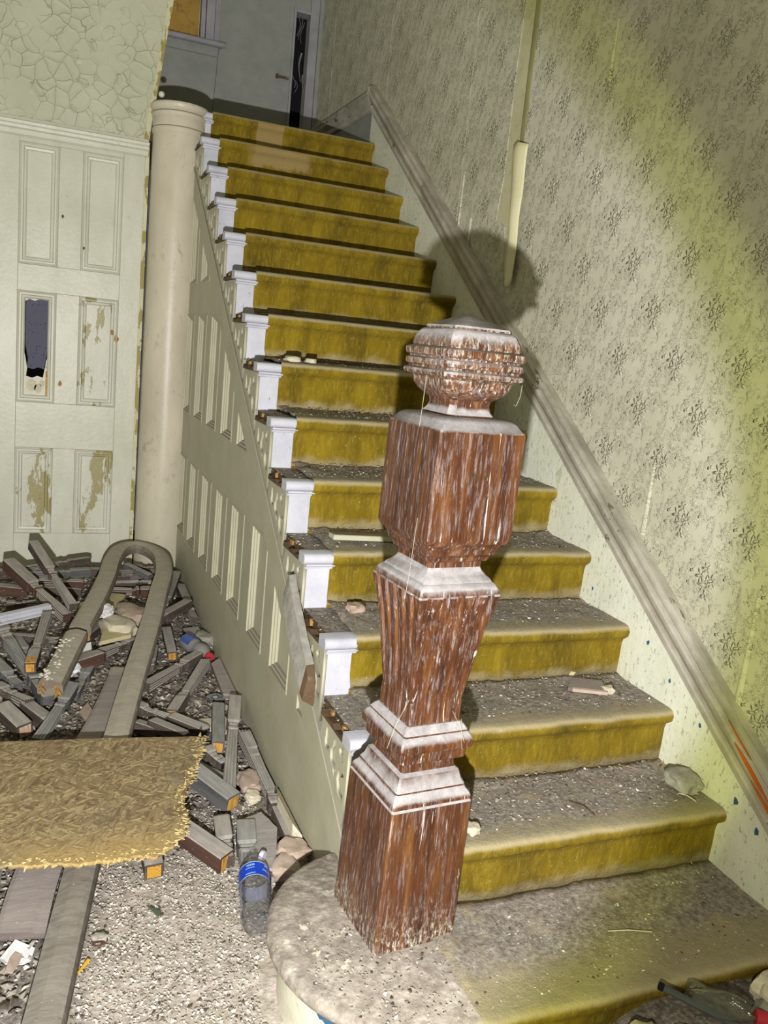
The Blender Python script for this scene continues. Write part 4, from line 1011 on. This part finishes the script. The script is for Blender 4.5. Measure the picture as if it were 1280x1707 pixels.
# white moulding at the left
b = MB(); a = Vector((-.98, 2.47, .205)); c = Vector((-.692, 2.665, .205)); d = (c-a); s_ = d.cross(Vector((0,0,1))).normalized()
wp = [(-.028,-.02),(.028,-.02),(.028,-.012),(.012,-.010),(.012,.002),(.004,.006),(.004,.014),(-.022,.018),(-.028,.014)]
b.loft([[a+d*k/6+s_*u+Vector((0,0,v)) for u, v in wp] for k in range(7)])
tag(obj('moulding_strip', b, M['white'], bevel=.001), 'short white-painted moulding lying across the pile at the left edge', 'moulding')
# OSB sheet with torn edges
osb = thing('strand_board', 'torn sheet of golden strand board with frayed edges lying on the rails', 'board', (-.6, 1.05, .15))
edge = [(-1.35,1.46),(-.869,1.415),(-.55,1.385),(-.30,1.352),(-.217,1.344),(-.235,1.275),(-.262,1.19),(-.294,1.096),(-.325,1.03),(-.346,.964),(-.345,.90),(-.358,.828),(-.375,.79),(-.405,.753),(-.451,.715),(-.50,.722),(-.546,.718),(-.60,.728),(-.65,.721),(-.70,.738),(-.751,.744),(-.80,.752),(-.843,.761),(-1.35,.80)]
def zo(x, y): return .150+.017*(y-.72)/.65
rag = []
for i in range(len(edge)):
    p, q = edge[i], edge[(i+1) % len(edge)]
    torn = 4 <= i <= 22
    n_ = max(1, int(math.hypot(q[0]-p[0], q[1]-p[1])/.009)) if torn else 2
    for k in range(n_):
        f = k/n_; x, y = p[0]+(q[0]-p[0])*f, p[1]+(q[1]-p[1])*f
        if torn: x += rb.uniform(-.006, .007); y += rb.uniform(-.008, .005)
        rag.append((x, y))
o = curve_plate('sheet', rag, [], .006, lambda u, v, d: (u, v, zo(u, v)-.006+d), M['osb'], osb)
b = MB()
for i in range(4, 23):
    p, q = edge[i], edge[i+1]; L = math.hypot(q[0]-p[0], q[1]-p[1]); nx_, ny_ = (q[1]-p[1])/L, -(q[0]-p[0])/L
    for k in range(int(L/.0022)):
        f = rb.random(); x, y = p[0]+(q[0]-p[0])*f, p[1]+(q[1]-p[1])*f
        ang = math.atan2(-ny_, -nx_) + rb.gauss(.3, 1.0); l = abs(rb.gauss(.006, .006))+.004; w = rb.uniform(.0016, .0055)
        dx, dy = math.cos(ang), math.sin(ang); inn = rb.uniform(-.004, .024) * (1 if rb.random() < .75 else 1.5)
        x += nx_*inn; y += ny_*inn   # rooted inside the sheet
        z = zo(x, y)+rb.uniform(-.008, .0035); dz = rb.uniform(-.25, .15)*l
        a = Vector((x, y, z)); e = Vector((x+dx*l, y+dy*l, z+dz)); s_ = Vector((-dy, dx, 0))*w
        b.add([a-s_, a+s_, e+s_*.3, e-s_*.3, a+Vector((0,0,.0014)), e+Vector((0,0,.0008))], [(0,4,5,3),(4,1,2,5),(1,0,3,2),(0,1,4),(3,5,2)])
stuff(obj('splinters', b, M['splinter'], osb))
b = MB()
for k in range(150):
    x = rb.uniform(-.95, -.27); y = rb.uniform(.80, 1.33)
    if x > -.22-.2*(1.34-y)/.6-.03: continue
    ang = rb.gauss(.5, .7); l = rb.uniform(.02, .055); w = rb.uniform(.003, .008); z = zo(x, y)+.0006
    dx, dy = math.cos(ang)*l, math.sin(ang)*l; s_ = Vector((-math.sin(ang), math.cos(ang), 0))*w; a = Vector((x, y, z)); e = a+Vector((dx, dy, 0)); mi = (a+e)/2
    b.add([a, mi-s_, e, mi+s_, mi+Vector((0,0,.0016))], [(0,1,4),(1,2,4),(2,3,4),(3,0,4)])
stuff(obj('surface_strands', b, M['strand_pale'], osb))

def lump(name, lab, cat, c, sz, m, seed=0, rz=0, group=None, sub=3, rough=.28):
    bm = bmesh.new(); bmesh.ops.create_icosphere(bm, subdivisions=sub, radius=1)
    for v in bm.verts:
        p = v.co.normalized(); k = 1+rough*fbm(p.x*1.7+seed, p.y*1.7, p.z*1.7)+.06*N3(p.x*6, p.y*6, p.z*6+seed)
        q_ = Vector((max(-.8, min(.8, p.x)), max(-.78, min(.78, p.y)), max(-.7, min(.75, p.z))))*k*1.15
        v.co = (q_.x*sz[0], q_.y*sz[1], q_.z*sz[2])
    me = bpy.data.meshes.new(name); bm.to_mesh(me); bm.free(); me.materials.append(m); o = link(name, me); autosmooth(o, 32)
    o.location = c; o.rotation_euler = (0, 0, rz); return tag(o, lab, cat, group)
def slab(name, lab, cat, poly, z, th, m, seed=0, tilt=(0,0), group=None):
    """broken flat piece with irregular outline"""
    b = MB(); cx = sum(p[0] for p in poly)/len(poly); cy = sum(p[1] for p in poly)/len(poly); out = []
    for i in range(len(poly)):
        p, q = poly[i], poly[(i+1) % len(poly)]
        for k in range(4):
            f = k/4; a = (p[0]+(q[0]-p[0])*f, p[1]+(q[1]-p[1])*f); j = .05*N3(a[0]*60+seed, a[1]*60)
            out.append((cx+(a[0]-cx)*(1+j), cy+(a[1]-cy)*(1+j)))
    def at_(p, d): return (p[0], p[1], z+d+(p[0]-cx)*tilt[0]+(p[1]-cy)*tilt[1])
    top = inset(out, .0015) if False else [(cx+(x-cx)*.96, cy+(y-cy)*.96) for x, y in out]
    b.loft([[at_(p, 0) for p in out], [at_(p, th*.75) for p in out], [at_(p, th) for p in top]])
    return tag(obj(name, b, m), lab, cat, group)

# lumps and slabs inside the handrail arch
lump('plaster_lump', 'big cream plaster lump between the handrail legs', 'plaster', (-.405, 2.50, .155), (.072, .10, .045), M['plaster'], 1, .3)
lump('plaster_lump', 'pinkish-brown plaster lump behind the big cream one, by the right handrail leg', 'plaster', (-.335, 2.66, .15), (.07, .11, .05), M['plaster_pink'], 4, .2)
lump('plaster_lump', 'small pale lump touching the left handrail leg', 'plaster', (-.522, 2.69, .17), (.045, .09, .04), M['plaster'], 7)
slab('plaster_slab', 'yellowish flat slab under the big cream lump, over a dark grooved baluster', 'plaster', [(-.50, 2.30), (-.36, 2.38), (-.33, 2.50), (-.47, 2.52)], .148, .016, M['plaster_yellow'], 2)
slab('board_offcut', 'yellow-brown board offcut lying slanted inside the handrail arch', 'board', [(-.50, 2.68), (-.44, 2.66), (-.33, 2.96), (-.41, 3.0)], .15, .014, M['plaster_yellow'], 3, (0, .05))
slab('wood_fragment', 'split flat wooden fragment on the rubble left of the blue bottle', 'wood fragment', [(-.10, 2.60), (-.02, 2.62), (.0, 2.32), (-.08, 2.36)], .09, .02, M['debris'], 5)
lump('stone', 'round light grey stone beside the blue bottle at the panelling', 'stone', (-.018, 2.44, .10), (.05, .06, .04), M['stone'], 9)
slab('board_offcut', 'grey triangular board point with a brown corner below the blue bottle', 'board', [(-.045, 2.14), (.006, 2.20), (.006, 1.80), (-.050, 1.83)], .085, .018, M['plankwood'], 6, (0, .04))
slab('plaster_flake', 'thin white flake standing against the foot of the panelling near the collared baluster', 'plaster', [(-.01, 1.12), (-.002, 1.12), (-.002, .84), (-.03, .86), (-.035, 1.02)], .02, .06, M['plaster'], 8, (-1.2, 0))
lump('plaster_lump', 'pale pinkish lump between the block end and the collared baluster', 'plaster', (-.075, 1.24, .035), (.04, .06, .022), M['plaster_pink'], 12)
lump('plaster_lump', 'smaller crumb below the pale pinkish lump', 'plaster', (-.083, 1.15, .03), (.026, .03, .018), M['plaster'], 13)
lump('plaster_lump', 'brown-topped lump touching the round step, upper of two', 'plaster', (-.045, .80, .045), (.045, .05, .03), M['plaster_pink'], 15, .5)
lump('plaster_lump', 'brown-topped lump touching the round step, lower of two', 'plaster', (-.082, .735, .04), (.04, .045, .028), M['plaster_pink'], 16, -.3)
slab('board_offcut', 'broken plank end with an orange split beside the water bottle', 'board', [(-.155, 1.0), (-.085, 1.03), (-.055, .93), (-.115, .72), (-.165, .74)], .028, .022, M['debris'], 17)
def crumple(name, lab, c, r, seed, squash=.7):
    bm = bmesh.new(); bmesh.ops.create_icosphere(bm, subdivisions=3, radius=1); rr = random.Random(seed)
    for v in bm.verts:
        p = v.co.copy(); k = .75+.5*abs(N3(p.x*2.3+seed, p.y*2.3, p.z*2.3))+.25*rr.random()
        v.co = (p.x*k*r, p.y*k*r, p.z*k*r*squash)
    me = bpy.data.meshes.new(name); bm.to_mesh(me); bm.free(); me.materials.append(M['paper']); o = link(name, me); o.location = c; return tag(o, lab, 'paper')
crumple('crumpled_paper', 'crumpled white paper scrap above the big cream lump', (-.462, 2.60, .205), .045, 1)
crumple('crumpled_paper', 'crumpled white paper ball at the broken handrail end', (-.628, 2.12, .125), .042, 2)
slab('plaster_flake', 'white torn flake in the gap left of the orange-cored butt', 'plaster', [(-.59, 2.33), (-.53, 2.36), (-.53, 2.24), (-.60, 2.23)], .12, .006, M['paper'], 19, (0, .3))
slab('plaster_flake', 'flat white flake on open rubble above the fan of sticks', 'plaster', [(-.17, 1.70), (-.10, 1.70), (-.09, 1.63), (-.16, 1.61)], .055, .006, M['plaster'], 20)
slab('plaster_flake', 'white flake left of the square baluster with the bright orange end', 'plaster', [(-.125, 1.66), (-.07, 1.70), (-.065, 1.56), (-.11, 1.55)], .06, .006, M['plaster'], 21, (.3, 0))
slab('plaster_flake', 'pale oval flake beside the flat plank', 'plaster', [(-.60, 1.82), (-.565, 1.90), (-.545, 1.80), (-.575, 1.72)], .06, .01, M['plaster_pink'], 22)
# small square metal fitting on the open rubble
b = MB(); fx, fy, fz = -.075, 1.86, .064
for a0 in range(4):
    c, s = math.cos(a0*math.pi/2+.4), math.sin(a0*math.pi/2+.4)
    P = [(-.03,.022),(.03,.022),(.03,.03),(-.03,.03)]
    b.loft([[(fx+u*c-v*s, fy+u*s+v*c, fz) for u, v in P], [(fx+u*c-v*s, fy+u*s+v*c, fz+.012) for u, v in P]])
b.lathe([(.011,-.004),(.012,.010),(.006,.014),(.001,.014)], 12, Matrix.Translation((fx, fy, fz)))
tag(obj('square_fitting', b, M['debris_grey']), 'little square frame with a round boss on open rubble', 'fitting')

# ---- bottles
def bottle_frame(p0, p1):
    p0, p1 = Vector(p0), Vector(p1); X = (p1-p0).normalized(); Y = Vector((0,0,1)).cross(X).normalized(); Z = X.cross(Y)
    return Matrix.Translation(p0) @ Matrix((Y, Z, X)).transposed().to_4x4()
F = bottle_frame((-.222, .512, .046), (-.170, .770, .056)); rr_ = .0425
wb = thing('water_bottle', 'crushed clear water bottle with a blue label lying against the round step', 'bottle', (-.20, .63, 0))
bp = [(.004, .012), (.020, .004), (.036, .0), (.0415, .010), (.0425, .03), (.040, .05), (.0425, .07), (.0405, .09), (.0428, .11), (.041, .13), (.0425, .14), (.0425, .20), (.041, .212), (.034, .236), (.022, .258), (.0145, .268), (.0140, .278), (.0165, .280), (.0165, .284), (.0135, .286), (.0135, .294)]
b = MB(); secs_ = []
for r, z in bp:
    secs_.append([F @ Vector(((r*(1-.07*max(0, 1-z/.14)*math.cos(2*a+1)))*math.cos(a), r*(1-.14*max(0, 1-z/.16)*(math.sin(a) > .3)+.03*math.sin(5*a+z*60)*(z < .13))*math.sin(a), z)) for a in [2*math.pi*k/32 for k in range(32)]])
b.loft(secs_, caps=False); b.add(secs_[0], [tuple(range(32))]); autosmooth(obj('bottle_body', b, M['pet'], wb), 50)
b = MB(); b.loft([[F @ Vector((.0432*math.cos(a), .0432*math.sin(a), z)) for a in [2*math.pi*k/32 for k in range(32)]] for z in (.143, .198)], caps=False)
b2 = MB(); b2.loft([[F @ Vector((.0427*math.cos(a), .0427*math.sin(a), z)) for a in [2*math.pi*k/32 for k in range(32)]] for z in (.1435, .1975)], caps=False)
lb = obj('label', b, M['blue_label'], wb, True, label='blue paper label')
obj('label_back', b2, M['cap_white'], lb, True, label='white back of the label')
b = MB()
for z0, z1 in ((.141, .1445), (.1965, .200)):
    b.loft([[F @ Vector((.0435*math.cos(a), .0435*math.sin(a), z)) for a in [2*math.pi*k/32 for k in range(32)]] for z in (z0, z1)], caps=False)
# pale print on the label
def patch(a0, a1, z0, z1):
    b.sheet(lambda u, v: F @ Vector((.0437*math.cos(a0+(a1-a0)*u), .0437*math.sin(a0+(a1-a0)*u), z0+(z1-z0)*v)), 4, 1)
for k in range(5): patch(1.00+k*.11, 1.00+k*.11+.07, .182, .190)
for k in range(7): patch(.95+k*.085, .95+k*.085+.05, .172, .176)
patch(.92, 1.55, .150, .1535)
for k in range(6): patch(2.05+k*.10, 2.05+k*.10+.06, .166, .173)
patch(2.2, 2.45, .186, .193)
obj('label_print', b, M['label_pale'], lb)
C = F @ Matrix.Translation((-.030, .010, .262)) @ Matrix.Rotation(R(62), 4, 'Y')
b = MB(); b.lathe([(.001, 0), (.0165, 0), (.0175, .003), (.0175, .011), (.0155, .013), (.001, .013)], 20, C); b.tube([F @ Vector((-.014, .0, .276)), F @ Vector((-.022, .006, .274)), F @ Vector((-.028, .010, .268))], .0016, 5)
autosmooth(obj('cap', b, M['cap_white'], wb, label='milky cap hanging beside the neck'))
# second bottle by the panelling
F = bottle_frame((-.110, 2.42, .112), (-.036, 2.20, .112))
sb = thing('drink_bottle', 'dusty blue bottle with a red cap lying at the foot of the panelling', 'bottle', (-.02, 2.28, .06))
b = MB(); b.lathe([(.02, 0), (.034, .004), (.038, .02), (.038, .085), (.032, .10), (.029, .115), (.034, .13), (.036, .15), (.033, .175), (.020, .20), (.014, .21), (.014, .218)], 24, F); autosmooth(obj('bottle_body', b, M['grey_plastic'], sb))
b = MB(); b.sheet(lambda u, v: F @ Vector((.0386*math.cos(.2+2.6*u), .0386*math.sin(.2+2.6*u)-.0, .015+.075*v)), 14, 3)
obj('wrapper', b, M['blue_plastic'], sb, True, label='blue wrapper')
b = MB(); b.lathe([(.017, .212), (.0185, .214), (.0185, .232), (.016, .236), (.001, .236)], 18, F); autosmooth(obj('cap', b, M['red_cap'], sb, label='red screw cap'))
# third bottle, bottom right
F = bottle_frame((.618, -.108, .168), (.742, -.188, .150))
tb = thing('flattened_bottle', 'dusty flattened bottle with a red cap at the bottom right corner', 'bottle', (.70, -.16, .12))
b = MB(); sc_ = []
for r, z in [(.012, 0), (.035, .003), (.042, .02), (.040, .05), (.043, .08), (.038, .105), (.026, .130), (.015, .148), (.014, .158)]:
    sc_.append([F @ Vector((r*1.05*math.cos(a), r*.62*math.sin(a)+.006*math.sin(3*a+z*40), z)) for a in [2*math.pi*k/28 for k in range(28)]])
b.loft(sc_, caps=False); autosmooth(obj('bottle_body', b, M['pet_grey'], tb), 50)
b = MB(); b.lathe([(.016, .152), (.0175, .154), (.0175, .178), (.015, .181), (.001, .181)], 18, F); autosmooth(obj('cap', b, M['red_cap'], tb, label='red screw cap'))
RODA, RODB = Vector((.545, -.099, .197)), Vector((.76, -.245, .118))
b = MB(); b.tube([RODA, RODA.lerp(RODB, .4), RODA.lerp(RODB, .8), RODB], .0085, 10)
rod = thing('metal_rod', 'dark grey rod leaning on the first step, bottom right', 'rod', (.66, -.18, .12)); autosmooth(obj('shaft', b, M['rod'], rod))
b = MB(); b.tube([RODA+(RODA-RODB)*.012, RODA.lerp(RODB, .02)], .0094, 10); obj('ferrule', b, M['black'], rod)
lump('stone', 'pale flat stone in the bottom right corner, uppermost', 'stone', (.855, -.145, .150), (.060, .045, .032), M['plaster'], 31, .2)
lump('stone', 'grey flat stone below the uppermost pale one, bottom right', 'stone', (.835, -.190, .130), (.075, .045, .030), M['stone'], 32, -.1)
lump('plaster_lump', 'brown lump under the red cap, bottom right', 'plaster', (.82, -.25, .115), (.05, .035, .024), M['plaster_pink'], 33)
lump('plaster_lump', 'yellowish plaster lump against the first step, left of the rod', 'plaster', (.478, -.145, .118), (.042, .036, .024), M['plaster_yellow'], 34)
lump('stone', 'rough grey-tan lump right of the yellowish one, by the rod', 'stone', (.560, -.175, .112), (.045, .04, .022), M['stone'], 35)

# ---- bits on the treads and the floor
lump('stone', 'grey stone on the second step against the skirting', 'stone', (.985, .385, .388), (.042, .05, .028), M['stone'], 41)
lump('plaster_lump', 'small white stone on the second step beside the newel post', 'plaster', (.262, .318, .372), (.020, .022, .013), M['plaster'], 42)
lump('plaster_lump', 'pinkish lump on the fourth step near its left end', 'plaster', (.150, .985, .735), (.028, .03, .018), M['plaster_pink'], 43)
lump('plaster_lump', 'larger of two pale pebbles on the eighth step', 'plaster', (.150, 1.90, 1.452), (.030, .03, .014), M['plaster'], 44)
lump('plaster_lump', 'smaller of two pale pebbles on the eighth step', 'plaster', (.225, 1.90, 1.45), (.022, .02, .012), M['plaster'], 45)
lump('plaster_lump', 'cream pebble beside the slate on the third step', 'plaster', (.905, .675, .552), (.018, .02, .012), M['plaster'], 46)
lump('plaster_lump', 'small pale lump behind the slate on the third step', 'plaster', (.86, .815, .553), (.014, .014, .012), M['plaster_yellow'], 47)
sl = thing('slate_piece', 'dark grey slate piece with a pinkish broken edge on the third step', 'slate', (.85, .68, .545))
b = MB(); P = [(.775, .70), (.890, .652), (.925, .735), (.835, .775)]
b.loft([[(x, y, .545) for x, y in P], [(x, y, .556) for x, y in P]]); obj('face', b, M['plankwood'], sl)
b = MB(); b.loft([[(.786+.10*k/5, .694-.044*k/5-.003, z) for z in (.545, .555)]+[(.786+.10*k/5+.003, .694-.044*k/5+.006+.003*N3(k, 2), .5568)] for k in range(6)], closed=True); obj('broken_edge', b, M['plaster_pink'], sl)
b = MB(); b.loft([[(.128, 1.175+.0, .905), (.128, 1.225, .905), (.128, 1.225, .921), (.132, 1.180, .923)], [(.345, 1.150, .905), (.345, 1.20, .905), (.345, 1.20, .920), (.345, 1.155, .922)]])
tag(obj('wood_strip', b, M['olivecream'], bevel=.003), 'pale flat wood strip lying along the fifth step', 'wood strip')
b = MB(); q0 = [(-.030, 1.12, .775), (-.034, 1.09, .755), (-.036, 1.02, .705), (-.036, .93, .635), (-.034, .86, .580)]
b.loft([[(x-.012, y, z-.055), (x+.020, y, z-.045), (x+.028, y+.01, z+.03), (x+.004, y+.005, z+.028+.004*N3(i, 3))] for i, (x, y, z) in enumerate(q0)])
ws = thing('broken_moulding', 'dusty broken length of moulding resting on the stair string below the fifth step', 'moulding', (-.03, 1.0, .6))
obj('length', b, M['stone'], ws); b = MB()
b.loft([[(-.046, .862, .525), (-.014, .860, .535), (-.006, .868, .606), (-.030, .864, .606)], [(-.044, .835, .51), (-.020, .80, .505), (-.012, .82, .56), (-.030, .84, .58)]]); obj('split_end', b, M['dark_wood'], ws)
sh = thing('torn_sheet', 'torn pale paper scrap with a brown flap on the floor at lower left', 'paper', (-.79, .57, .02))
b = MB(); b.prism([(-.795, .634), (-.750, .606), (-.758, .566), (-.775, .552), (-.815, .548), (-.828, .574)], .016, .0185, lambda u, v, d: (u, v, d+.008*math.sin(u*60))); obj('sheet', b, M['paper'], sh)
b = MB(); b.prism([(-.794, .585), (-.778, .580), (-.786, .545), (-.798, .512), (-.815, .518), (-.806, .56)], .0195, .0215, lambda u, v, d: (u, v, d+.008*math.sin(u*60))); obj('flap', b, M['plaster_pink'], sh, label='brown torn flap')
lump('brick_crumb', 'small red-brown lump on the pale floor beside the long plank', 'brick', (-.600, .594, .015), (.020, .016, .014), M['debris_red'], 51)
slab('glass_shard', 'dull green triangular shard on the pale floor', 'glass', [(-.475, .70), (-.44, .665), (-.45, .645)], .012, .003, M['green_glass'], 52)
b = MB(); b.tube([(-.655, .490, .014), (-.63, .525, .016)], [.003, .005], 6); tag(obj('yellow_splinter', b, M['yellow_stick']), 'thin yellow splinter on the floor beside the long plank', 'splinter')
for (x, y, z, lab) in ((.09, .42, .182, 'a'), ):
    pass
# twigs and strands on the treads
tw = random.Random(5)
for i, (p, q, lab) in enumerate((((.94, .345, .376), (.965, .30, .372), 'pale twig at the foot of the second riser, right'), ((.60, .39, .366), (.63, .31, .366), 'thin dark twig on the second step'), ((.55, .10, .188), (.66, .07, .187), 'long thin twig across the first step'), ((.96, .24, .188), (.98, .30, .19), 'straw by the skirting on the first step'))):
    b = MB(); b.tube([p, [(a+c)/2+tw.uniform(-.006,.006) for a, c in zip(p, q)], q], .0016, 5); tag(obj('twig', b, M['cobweb'] if i != 1 else M['dark_wood']), lab, 'twig')

# ---- crumbs too many to count
def crumbs(name, n, where, size, m, seed, parent=None, lab=None):
    r_ = random.Random(seed); b = MB()
    for _ in range(n):
        p = where(r_)
        if p is None: continue
        p = Vector(p); s = size*(.4+r_.random()**2*1.8); a = r_.random()*6.28; vs = []
        tilt = Vector((r_.uniform(-.5,.5), r_.uniform(-.5,.5), 0))
        for k in range(4):
            q_ = a+k*1.57+r_.uniform(-.5,.5); rr = s*r_.uniform(.55,1.2); d = Vector((rr*math.cos(q_), rr*math.sin(q_), 0)); d.z = d.dot(tilt); vs.append(p+d)
        vs.append(p+Vector((0,0,s*r_.uniform(.2,.6)))); b.add(vs, [(0,1,4),(1,2,4),(2,3,4),(3,0,4)])
    o = stuff(obj(name, b, m, parent))
    if lab: o['label'] = lab
    return o
def floor_pale(r):
    x = r.uniform(-.72, -.08); y = r.uniform(.05, 1.15)
    if (x-.06)**2/.1+(y-.265)**2/.11 < 1.05: return None
    return (x, y, mound(y)+.010*fbm(x*5, y*5)+.004)
def floor_back(r):
    x = r.uniform(-1.05, .0); y = r.uniform(.4, 3.6)
    if y < 1.12 and x > -.72+.25*(y-.4): return None
    return (x, y, mound(y)+.012*fbm(x*5, y*5)+.010)
def treads(r):
    n = min(8, 1+int(r.random()**1.5*8)); y = (n-1)*T; x = r.uniform(.0 if n > 1 else -.2, 1.03)
    if n == 1:
        y = r.uniform(-.04, .29)
        if (x-.06)**2/.095+(y-.265)**2/.105 > 1 and x < .1: return None
        if abs(x-.06) < .115 and abs(y-.30) < .13: return None
        return (x, y, .181)
    t = 1-r.random()**1.3
    if x < .09: return (x, y+.07+t*.2, n*RI-.010)
    return (x, y+.05+t*.22, n*RI+.004+.012*max(0, t-.72)/.28)
crumbs('floor_crumbs', 8000, floor_pale, .0027, M['chip_pale'], 1, floor)
crumbs('floor_crumbs', 5000, floor_pale, .0032, M['chip_mid'], 2, floor)
crumbs('floor_crumbs', 900, floor_pale, .0032, M['chip_dark'], 3, floor)
crumbs('pile_crumbs', 9000, floor_back, .0072, M['chip_mid'], 4, floor)
crumbs('pile_crumbs', 1300, floor_back, .008, M['chip_pale'], 5, floor)
crumbs('pile_crumbs', 3000, floor_back, .009, M['chip_dark'], 6, floor)
crumbs('tread_crumbs', 6000, treads, .0030, M['chip_mid'], 7, stair)
crumbs('tread_crumbs', 800, treads, .0030, M['chip_pale'], 8, stair)
crumbs('tread_crumbs', 900, treads, .0032, M['chip_dark'], 9, stair)
